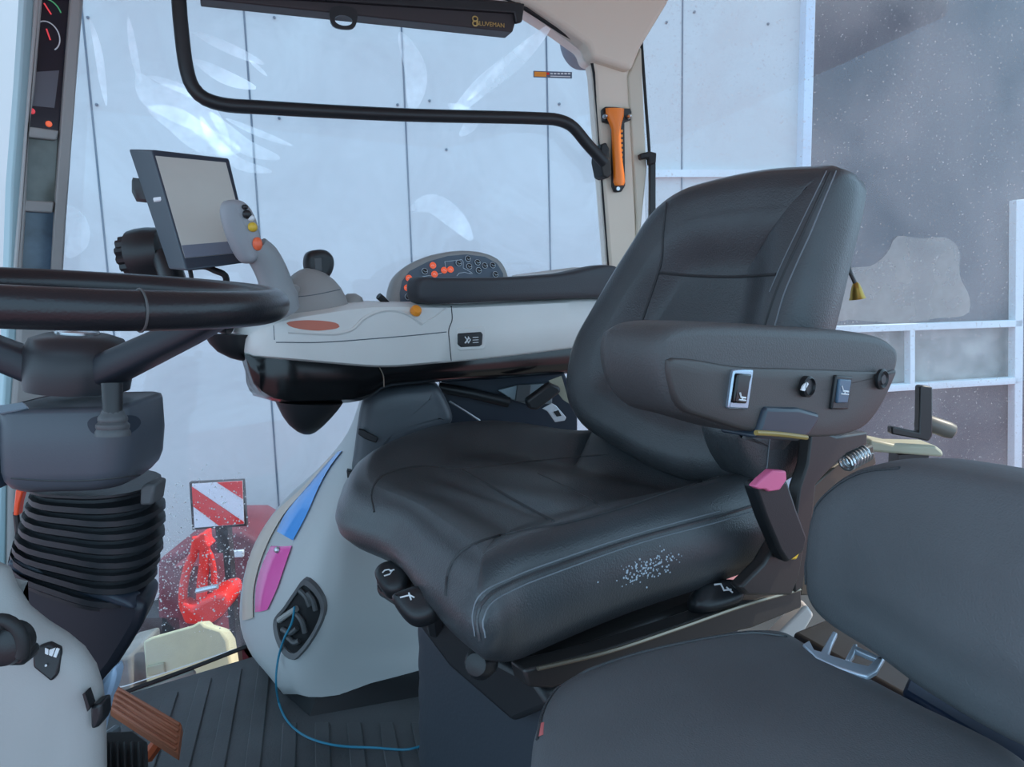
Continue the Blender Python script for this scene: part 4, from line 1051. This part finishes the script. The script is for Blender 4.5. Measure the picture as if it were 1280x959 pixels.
# ------------------------------------------------------------------ steering
SW = thing('steering_wheel', 'black steering wheel seen nearly edge-on at the left', 'steering wheel', at(100, 470, .8))
wN, wF = at(100, 387, .60), at(100, 355, 1.0); wc = (wN+wF)/2-Vector((.012, 0, 0))
pR = at(340, 384, .81); pF = wF
ux = (pR-wc).normalized(); uy = (pF-wc); uy = (uy-ux*uy.dot(ux)).normalized(); uz = ux.cross(uy)
RW_ = .204
def rim(mb):
    pts = [wc+ux*math.cos(a)*RW_+uy*math.sin(a)*RW_ for a in [2*math.pi*k/72 for k in range(72)]]
    mb.tube(pts, .0178, 18, closed=True)
RIM = P('rim', rim, mat('wheel_leather', (30, 31, 35), .30, bump=.15, scale=400), SW)
def rimseam(mb):
    a = rad(-48); c = wc+ux*math.cos(a)*RW_+uy*math.sin(a)*RW_; rdir = ux*math.cos(a)+uy*math.sin(a)
    mb.tube([c+rdir*math.cos(t)*.0182+uz*math.sin(t)*.0182 for t in [2*math.pi*k/20 for k in range(20)]], .0012, 6, closed=True)
P('seam', rimseam, mat('rim_seam', (80, 80, 80), .5), RIM)
hc = at(97, 453, .80)
def hub(mb):
    mb.lathe([(.030, -.03), (.050, -.028), (.053, -.01), (.051, .012), (.044, .025), (.030, .030), (.0, .031)], hc, uz, 36)
HUB = P('hub', hub, mat('hub_blue_black', (40, 43, 48), .4), SW, ang=50)
P('badge', lambda mb: mb.lathe([(.021, .029), (.021, .033), (.016, .035), (.0, .0345)], hc, uz, 28), STEEL, HUB)
def spoke(tgt_a):
    def f(mb):
        e = wc+ux*math.cos(tgt_a)*RW_+uy*math.sin(tgt_a)*RW_; d = (e-hc); d.normalize()
        s = hc+d*.030-uz*.020; sd_ = d.cross(uz).normalized(); nz = sd_.cross(d)
        R = []
        for k, (w, h) in enumerate([(.026, .017), (.022, .0155), (.019, .0135), (.014, .009)]):
            c = s.lerp(e, k/3)
            R.append([c+sd_*w*math.copysign(abs(math.cos(t))**.5, math.cos(t))+nz*h*math.copysign(abs(math.sin(t))**.5, math.sin(t)) for t in [2*math.pi*q/20 for q in range(20)]])
        mb.loft(R)
    return f
for a in (-20, 200): P('spoke', spoke(rad(a)), mat('spoke_charcoal', (36, 42, 50), .45), SW)
SCN = thing('steering_column', 'blue-grey steering column with ribbed black bellows', 'steering column', Vector((-.50, .95, 0)))
def rr(c, hx, hy, rc, tx=Vector((1, 0, 0)), ty=Vector((0, 1, 0)), tilt=0.0, tl=0.0, n=6):
    """rounded rectangle ring round c; tilt = fall in z per metre along +x"""
    out = []
    for sx, sy, a0 in ((1, 1, 0), (-1, 1, 90), (-1, -1, 180), (1, -1, 270)):
        for k in range(n):
            a = rad(a0+90*k/(n-1)); x = sx*(hx-rc)+rc*math.cos(a); y = sy*(hy-rc)+rc*math.sin(a)
            p = c+tx*x+ty*y; p.z -= x*tilt+y*tl; out.append(p)
    return out
def edge(yl, xl, xr, d, dep, rc, tilt=0., yo=0.):
    dep *= .6; a, b = at(xl, yl, d), at(xr, yl, d+dep*.6); c = (a+b)/2; hx = abs(b.x-a.x)/2; rc = min(rc, hx*.8, dep*.45)
    return rr(Vector((c.x, d+dep/2, a.z)), hx, dep/2, rc, tilt=tilt)
def cover(mb):
    R = [edge(511, -4, 180, .755, .15, .02), edge(512, -10, 186, .745, .17, .022), edge(515, -14, 190, .738, .185, .024), edge(520, -16, 192, .735, .19, .026), edge(560, -16, 195, .735, .19, .026), edge(594, -14, 193, .735, .19, .026), edge(606, -10, 189, .738, .185, .026), edge(613, -2, 182, .745, .165, .026), edge(616, 10, 174, .755, .14, .026)]
    mb.loft(R)
mbV = MB(); cover(mbV); CV = obj('column_cover', mbV, mat('column_slate', (70, 76, 84), .42, bump=.1, scale=700), SCN, ang=60); skV = Skin(mbV)
seam('seam', skV, [(14, 598), (60, 601), (120, 600), (188, 592)], .0009, SEAM, CV)
def lblock(mb): mb.box(at(-32, 562, .79), (.036, 0, 0), (0, .05, 0), (0, 0, .040))
P('left_cover', lblock, mat('column_slate_pale', (66, 84, 102), .42), SCN, bevel=.008, seg=3)
def lab(mb): mb.prism([at(-10, 508, .745), at(28, 503, .75), at(34, 510, .742), at(20, 513, .735), at(-10, 518, .735)], (0, .004, -.002))
P('label', lab, mat('silver_label', (140, 156, 168), .35), SCN)
recess_sheet = decal(skV, [(110, 528), (118, 521), (150, 519), (170, 521), (175, 528), (170, 536), (158, 543), (125, 545), (114, 539)], .0012)
P('stalk_recess_shade', recess_sheet, mat('recess_shade', (34, 44, 56), .6), SCN)  # shade of the stalk slot, painted as a dark sheet on the cover
def gait(mb):
    c = at(141, 541, .715); ax = (at(141, 478, .72)-c).normalized()
    pr = [(.0, -.004), (.0155, -.003), (.0155, .001), (.0140, .0035), (.0148, .005), (.0148, .008), (.0125, .0105), (.0132, .012), (.0130, .015), (.0105, .018), (.0100, .020), (.0080, .024), (.0075, .032)]
    mb.lathe(pr, c, ax, 24)
P('stalk_gaiter', gait, DARKP, SCN, ang=40)
def stk(mb):
    c = at(141, 520, .715); t = at(140, 479, .72)
    mb.tube([c, t], [.0085, .0095], 12); 
P('stalk', stk, BLACKP, SCN)
def bellows(mb):
    R = []
    fold = [(622, 24, 200, 4), (640, 26, 203, 6), (655, 22, 205, 8), (670, 18, 205, 10), (686, 14, 204, 12), (702, 10, 202, 14), (716, 7, 198, 16), (730, 5, 194, 19), (744, 3, 190, 22)]
    for i, (y, xl, xr, tl) in enumerate(fold):
        t = math.tan(rad(tl))
        xl -= 16; R.append(edge(y-(4 if i else 0), xl, xr, .80, .20, .05, t)); R.append(edge(y+3, xl, xr, .80, .20, .05, t))
        R.append(edge(y+5, xl+9, xr-9, .812, .18, .05, t)); R.append(edge(y+9, xl+9, xr-9, .812, .18, .05, t))
    mb.loft(R)
P('bellows', bellows, mat('bellows_rubber', (36, 38, 42), .45, bump=.1, scale=300), SCN, ang=30)
def lowc(mb):
    o = [at(x, y, .82) for x, y in [(5, 705), (60, 715), (120, 735), (186, 755), (176, 785), (160, 812), (143, 838), (120, 866), (90, 860), (40, 800), (2, 760)]]
    mb.prism(o, (-.02, .08, 0))
P('lower_cover', lowc, mat('lower_cover_black', (24, 30, 40), .45), SCN, bevel=.012, seg=3)
def lowr(mb): mb.prism([at(x, y, .812) for x, y in [(8, 700), (60, 714), (118, 735), (160, 752), (168, 764), (115, 750), (55, 730), (8, 716)]], (0, .03, 0))
P('cover_lip', lowr, mat('lip_slate', (44, 52, 64), .45), SCN, bevel=.004)
def clipd(mb): mb.prism([at(x, y, .80) for x, y in [(175, 610), (182, 604), (194, 606), (190, 632), (174, 632)]], (0, .03, 0))
P('latch_clip', clipd, DARKP, SCN, bevel=.003)
def foot_(mb): mb.box((-.665, 1.0, .17), (.05, 0, 0), (0, .05, 0), (0, 0, .17))
P('foot', foot_, BLACKP, SCN, bevel=.01)
def refl(mb): mb.prism([at(x, y, .99) for x, y in [(19, 612), (28, 615), (24, 630), (22, 645), (16, 645), (17, 630)]], (0, .012, 0))
RFL = thing('reflector', 'small orange-red reflector strip at the far left beside the column', 'reflector', Vector((at(20, 640, .99).x, 1.0, 0)))
P('lens', refl, mat('orange_red_reflector', (255, 90, 50), .3), RFL, bevel=.002)
P('stalk', lambda mb: mb.tube([at(20, 640, 1.0), Vector((at(20, 640, 1.0).x, 1.0, 0))], .004, 8), BLACKP, RFL)
# ------------------------------------------------------------------ lower dashboard, pedals
DB = thing('dashboard', 'rounded light grey lower dashboard in the bottom left corner', 'dashboard', Vector((-.5, .72, 0)))
def dash(mb):
    o = [at(x, y, .66) for x, y in [(-60, 700), (0, 718), (8, 748), (36, 776), (70, 798), (95, 820), (110, 846), (117, 875), (120, 920), (121, 1000), (121, 1300), (118, 1540), (-60, 1540), (-60, 1000)]]
    mb.pillow(o, (0, -1, .15), [(.045, -.055), (.03, -.05), (.012, -.036), (.003, -.024), (.004, -.014), (.012, -.004), (.030, 0)], N=80, rings=4)
mbd = MB(); dash(mbd); DA = obj('body', mbd, mat('dash_grey', (156, 156, 154), .45, bump=.12, scale=700), DB, ang=60); skD = Skin(mbd)
def dsw(mb): mb.prism([skD(x, y, .004) for x, y in [(42, 816), (50, 807), (60, 806), (74, 813), (76, 820), (73, 842), (66, 850), (44, 832)]], (0, .006, 0))
DS = P('rocker_switch', dsw, BLACKP, DB, bevel=.002)
def dlab(mb):
    for x in (59, 64, 69): mb.prism([skD(x, 809+(x-59)*.35, .0052), skD(x+3.6, 810.5+(x-59)*.35, .0052), skD(x+3.4, 817+(x-59)*.35, .0052), skD(x-.3, 815.5+(x-59)*.35, .0052)], (0, .001, 0))
P('switch_label', dlab, WHITEM, DS)
P('switch_dot', lambda mb: mb.lathe([(.0012, 0), (.0008, .001)], skD(60, 830, .005), (0, -1, 0), 8), WHITEM, DS)
def ring_(mb):
    c = at(4, 806, .60); pts = [c+Vector((math.cos(a)*.017, 0, math.sin(a)*.022)) for a in [rad(-30+k*240/16) for k in range(17)]]
    mb.tube(pts, [.0055]*17, 10)
DK = P('grab_loop', ring_, RUBBER, DB)
P('knob', lambda mb: mb.lathe([(.016, -.02), (.018, -.004), (.016, .004), (.008, .008)], at(4, 808, .61), (0, -1, .1), 24), BLACKP, DB)
P('knob_base', lambda mb: mb.prism([at(x, y, .615) for x, y in [(-25, 815), (32, 815), (35, 824), (28, 834), (-25, 834)]], (0, .02, 0)), BLACKP, DB, bevel=.004)
def bl(mb): mb.prism([at(x, y, .70) for x, y in [(112, 872), (128, 850), (142, 834), (144, 846), (139, 866), (132, 880), (121, 930), (112, 930)]], (0, .02, 0))
P('side_edge', bl, mat('edge_pale_blue', (150, 176, 200), .4), DB, bevel=.004)
def dclip(mb): mb.prism([at(x, y, .66) for x, y in [(112, 884), (126, 880), (127, 900), (122, 911), (113, 913)]], (0, .02, 0))
P('clip', dclip, BLACKP, DB, bevel=.003)
P('clip_slot', lambda mb: mb.prism([at(x, y, .655) for x, y in [(103, 868), (106, 866), (112, 884), (109, 890)]], (0, .01, 0)), BLACKP, DB)
def dleg(mb): mb.box((-.64, .78, .15), (.10, 0, 0), (0, .07, 0), (0, 0, .15))
P('plinth', dleg, GREYD, DB, bevel=.01)
PE = thing('accelerator_pedal', 'brown ribbed accelerator pedal on the floor beside the dashboard', 'pedal', onz(190, 925, 0))
def ped(mb):
    q = [at(145, 857, 1.25), at(227, 905, 1.17), at(222, 942, 1.13), at(136, 886, 1.20)]
    n = (q[1]-q[0]).cross(q[3]-q[0]).normalized()
    if n.z > 0: n = -n
    mb.prism(q, n*.018)
    for k in range(5):
        t = .08+k*.21; a = q[0].lerp(q[3], t); b = q[1].lerp(q[2], t); mb.tube([a.lerp(b, .02)-n*.001, a.lerp(b, .98)-n*.001], .0035, 6)
P('tread', ped, BROWN, PE, bevel=.002)
P('arm', lambda mb: (mb.tube([at(185, 905, 1.20), at(200, 925, 1.20), at(185, 945, 1.22)], .012, 8), ), mat('pedal_orange', (170, 76, 40), .5), PE)
BP_ = thing('brake_pedal', 'black ribbed rubber brake pedal at the bottom edge beside the dashboard', 'pedal', onz(150, 990, 0))
def ped2(mb):
    q = [at(122, 925, 1.05), at(135, 915, 1.06), at(165, 914, 1.06), at(180, 926, 1.05), at(182, 1000, .98), at(122, 1000, .98)]
    n = Vector((0, .7, -.7)); mb.prism(q, n*.015)
    for k in range(6):
        x = 129+k*9; mb.tube([at(x, 928, 1.042), at(x, 998, .972)], .003, 6)
P('tread', ped2, RUBBER, BP_, bevel=.003)
P('arm', lambda mb: mb.tube([at(120, 945, 1.08), at(130, 925, 1.10), at(146, 912, 1.13)], .008, 8, n=14), mat('pedal_arm_grey', (90, 104, 112), .4), BP_)
# teal wire lying on the floor
def wire(mb):
    a = [skF(374, 757, .012), skF(371, 775, .012), skF(360, 800, .012)]
    z = .0062
    b = [at(347, 828, 1.43), at(345, 850, 1.40)]
    c = [onz(x, y, z) for x, y in [(349, 880), (362, 905), (385, 922), (420, 932), (470, 935), (510, 937), (532, 931)]]
    mb.tube(a+b+c, .0022, 6, n=90)
tag(P('wire', wire, BLUEW), 'thin teal wire trailing from the fender panel socket onto the floor', 'wire')
# ------------------------------------------------------------------ handle at the rear window, bell at the seat
RH = thing('rear_latch', 'dark rear window handle with round grip behind the passenger seat', 'handle', at(1150, 560, 1.45))
P('lever_plate', lambda mb: mb.prism([at(x, y, 1.42) for x, y in [(1150, 484), (1153, 482), (1166, 484), (1166, 545), (1161, 552), (1148, 549), (1115, 543), (1115, 534), (1118, 534), (1149, 541)]], (0, .02, 0)), DARKM, RH, bevel=.003)
def rgrip(mb):
    a, b = at(1146, 524, 1.47), at(1192, 540, 1.45); mb.tube([a, a.lerp(b, .1), a.lerp(b, .85), b, b+(b-a)*.06], [.014, .0165, .0165, .014, .006], 16)
P('grip', rgrip, mat('grip_taupe', (112, 106, 98), .4), RH)
P('base', lambda mb: mb.prism([at(x, y, 1.46) for x, y in [(1088, 549), (1120, 556), (1170, 557), (1180, 565), (1180, 572), (1086, 565)]], (0, .06, 0)), mat('base_pale', (176, 172, 150), .4), RH, bevel=.006)
P('post', lambda mb: mb.box((at(1135, 580, 1.49).x, 1.49, .24), (.03, 0, 0), (0, .02, 0), (0, 0, .24)), DARKM, RH)
KH = thing('bell_hook', 'small brass bell hanging on a dark hook behind the backrest', 'bell', at(1066, 345, 1.33))
P('bell', lambda mb: mb.lathe([(.0145, -.011), (.0125, -.007), (.009, .007), (.0055, .016), (.002, .019)], at(1071, 366, 1.33), (-.15, 0, 1), 18), BRASS, KH)
P('hook', lambda mb: mb.tube([at(1063, 300, 1.34), at(1062, 318, 1.34), at(1062, 338, 1.33), at(1067, 350, 1.33), at(1070, 358, 1.33)], .0035, 8, n=20), DARKM, KH)
P('hook_base', lambda mb: mb.tube([at(1063, 302, 1.34), at(1063, 302, 1.34)+Vector((-.09, -.02, 0))], .0035, 8), DARKM, KH)
# ------------------------------------------------------------------ things standing outside
WB = thing('warning_board', 'red and white striped warning board on a post outside the door', 'warning board', Vector((at(272, 632, 3.6).x, 3.6, GZ)))
def wbp(x, y, o=0): return at(x, y, 3.6+o)
P('frame', lambda mb: mb.prism([wbp(*p) for p in [(236, 603), (304, 600), (308, 658), (240, 663)]], (0, .03, 0)), DARKM, WB, bevel=.004)
def u4(u, v): 
    a, b, c, d = wbp(240, 605, -.004), wbp(303, 601, -.004), wbp(305, 655, -.004), wbp(243, 660, -.004); return a.lerp(b, u).lerp(d.lerp(c, u), v)
P('white_face', lambda mb: mb.prism([u4(0, 0), u4(1, 0), u4(1, 1), u4(0, 1)], (0, .003, 0)), mat('reflective_white', (226, 228, 234), .4), WB)
for pts in ([(0, .06), (0, .5), (.5, .99), (1, .99), (1, .95)], [(.5, 0), (1, 0), (1, .42)]):
    P('red_stripe', (lambda pts: lambda mb: mb.prism([u4(*p)+Vector((0, -.004, 0)) for p in pts], (0, .002, 0)))(pts), mat('reflective_red', (226, 48, 46), .4), WB)
P('post', lambda mb: mb.box((wbp(272, 640).x, 3.66, (wbp(272, 660).z+GZ)/2), (.03, 0, 0), (0, .03, 0), (0, 0, (wbp(272, 640).z-GZ)/2)), DARKM, WB)
IM = thing('red_implement', 'bright red linkage frame of a farm implement standing outside the door', 'implement', Vector((at(255, 760, 3.3).x, 3.3, GZ)))
def T(pts, r, d=3.25): return lambda mb: mb.tube([at(x, y, d) for x, y in pts], r, 10, n=20)
P('link_arm', T([(246, 672), (243, 690), (234, 712), (229, 740), (231, 762), (244, 776)], .020), RED, IM)
P('link_arm', T([(256, 676), (256, 700), (253, 725), (252, 748)], .024), RED, IM)
P('link_arm', T([(252, 680), (262, 692), (267, 712), (268, 730)], .013), RED, IM)
P('top_bracket', lambda mb: mb.prism([at(x, y, 3.2) for x, y in [(241, 674), (247, 672), (250, 668), (256, 667), (257, 678), (262, 684), (252, 690), (243, 686)]], (0, .08, 0)), RED, IM, bevel=.005)
P('body', lambda mb: mb.prism([at(x, y, 3.2) for x, y in [(226, 752), (240, 760), (250, 752), (268, 744), (282, 742), (286, 756), (276, 772), (262, 782), (230, 782), (225, 768)]], (0, .2, 0)), RED, IM, bevel=.02, seg=3)
P('pin', lambda mb: mb.tube([at(246, 739, 3.15), at(272, 733, 3.15)], .012, 8), STEEL, IM)
P('pedestal', lambda mb: mb.box((at(255, 770, 3.35).x, 3.35, GZ+.45), (.08, 0, 0), (0, .08, 0), (0, 0, .45)), DRED, IM)
MC = thing('dull_red_machine', 'dull red machine body low behind the bright red linkage', 'machine', Vector((at(270, 760, 4.0).x, 4.1, GZ)))
P('body', lambda mb: mb.prism([at(x, y, 3.95) for x, y in [(196, 700), (225, 690), (262, 664), (300, 664), (345, 690), (420, 700), (420, 960), (196, 960)]], (0, .5, 0)), DRED, MC, bevel=.03, seg=3)
P('marker', lambda mb: mb.prism([at(x, y, 3.93) for x, y in [(283, 690), (304, 688), (304, 697), (283, 698)]], (0, .03, 0)), WHITEM, MC, bevel=.005)
P('skid', lambda mb: mb.prism([Vector((at(x, 800, 4.2).x, 3.95, z)) for x, z in ((200, GZ), (410, GZ), (410, GZ+.35), (200, GZ+.35))], (0, .45, 0)), DARKM, MC)
BB = thing('pale_step_box', 'pale sunlit box step standing just beyond the door sill', 'box', Vector((at(225, 800, 2.2).x, 2.3, GZ)))
def stepb(mb):
    o = [at(x, y, 2.15) for x, y in [(178, 802), (190, 796), (240, 782), (250, 776), (256, 782), (276, 788), (284, 800), (292, 850), (296, 900), (180, 920)]]
    lo = [Vector((o[-1].x, 2.15, GZ)), Vector((o[-2].x, 2.15, GZ))]
    mb.prism(o[:-2]+[lo[1], lo[0]], (0, .07, -.03))
P('block', stepb, BEIGE, BB, bevel=.008)
P('cover_plate', lambda mb: mb.prism([at(x, y, 2.14) for x, y in [(183, 834), (204, 829), (206, 842), (184, 846)]], (0, .02, 0)), mat('plate_khaki', (170, 164, 130), .7), BB, bevel=.003)
GB = P('dark_post', lambda mb: mb.prism([Vector((at(x, 800, 2.2).x, 2.12, z)) for x, z in ((144, GZ), (178, GZ), (178, at(160, 805, 2.2).z), (148, at(160, 812, 2.2).z))], (0, .2, 0)), mat('wet_grey_stone', (112, 112, 108), .8, var=.3, vscale=20), bevel=.01)
tag(GB, 'dark grey wet post at the left of the pale step box', 'post')
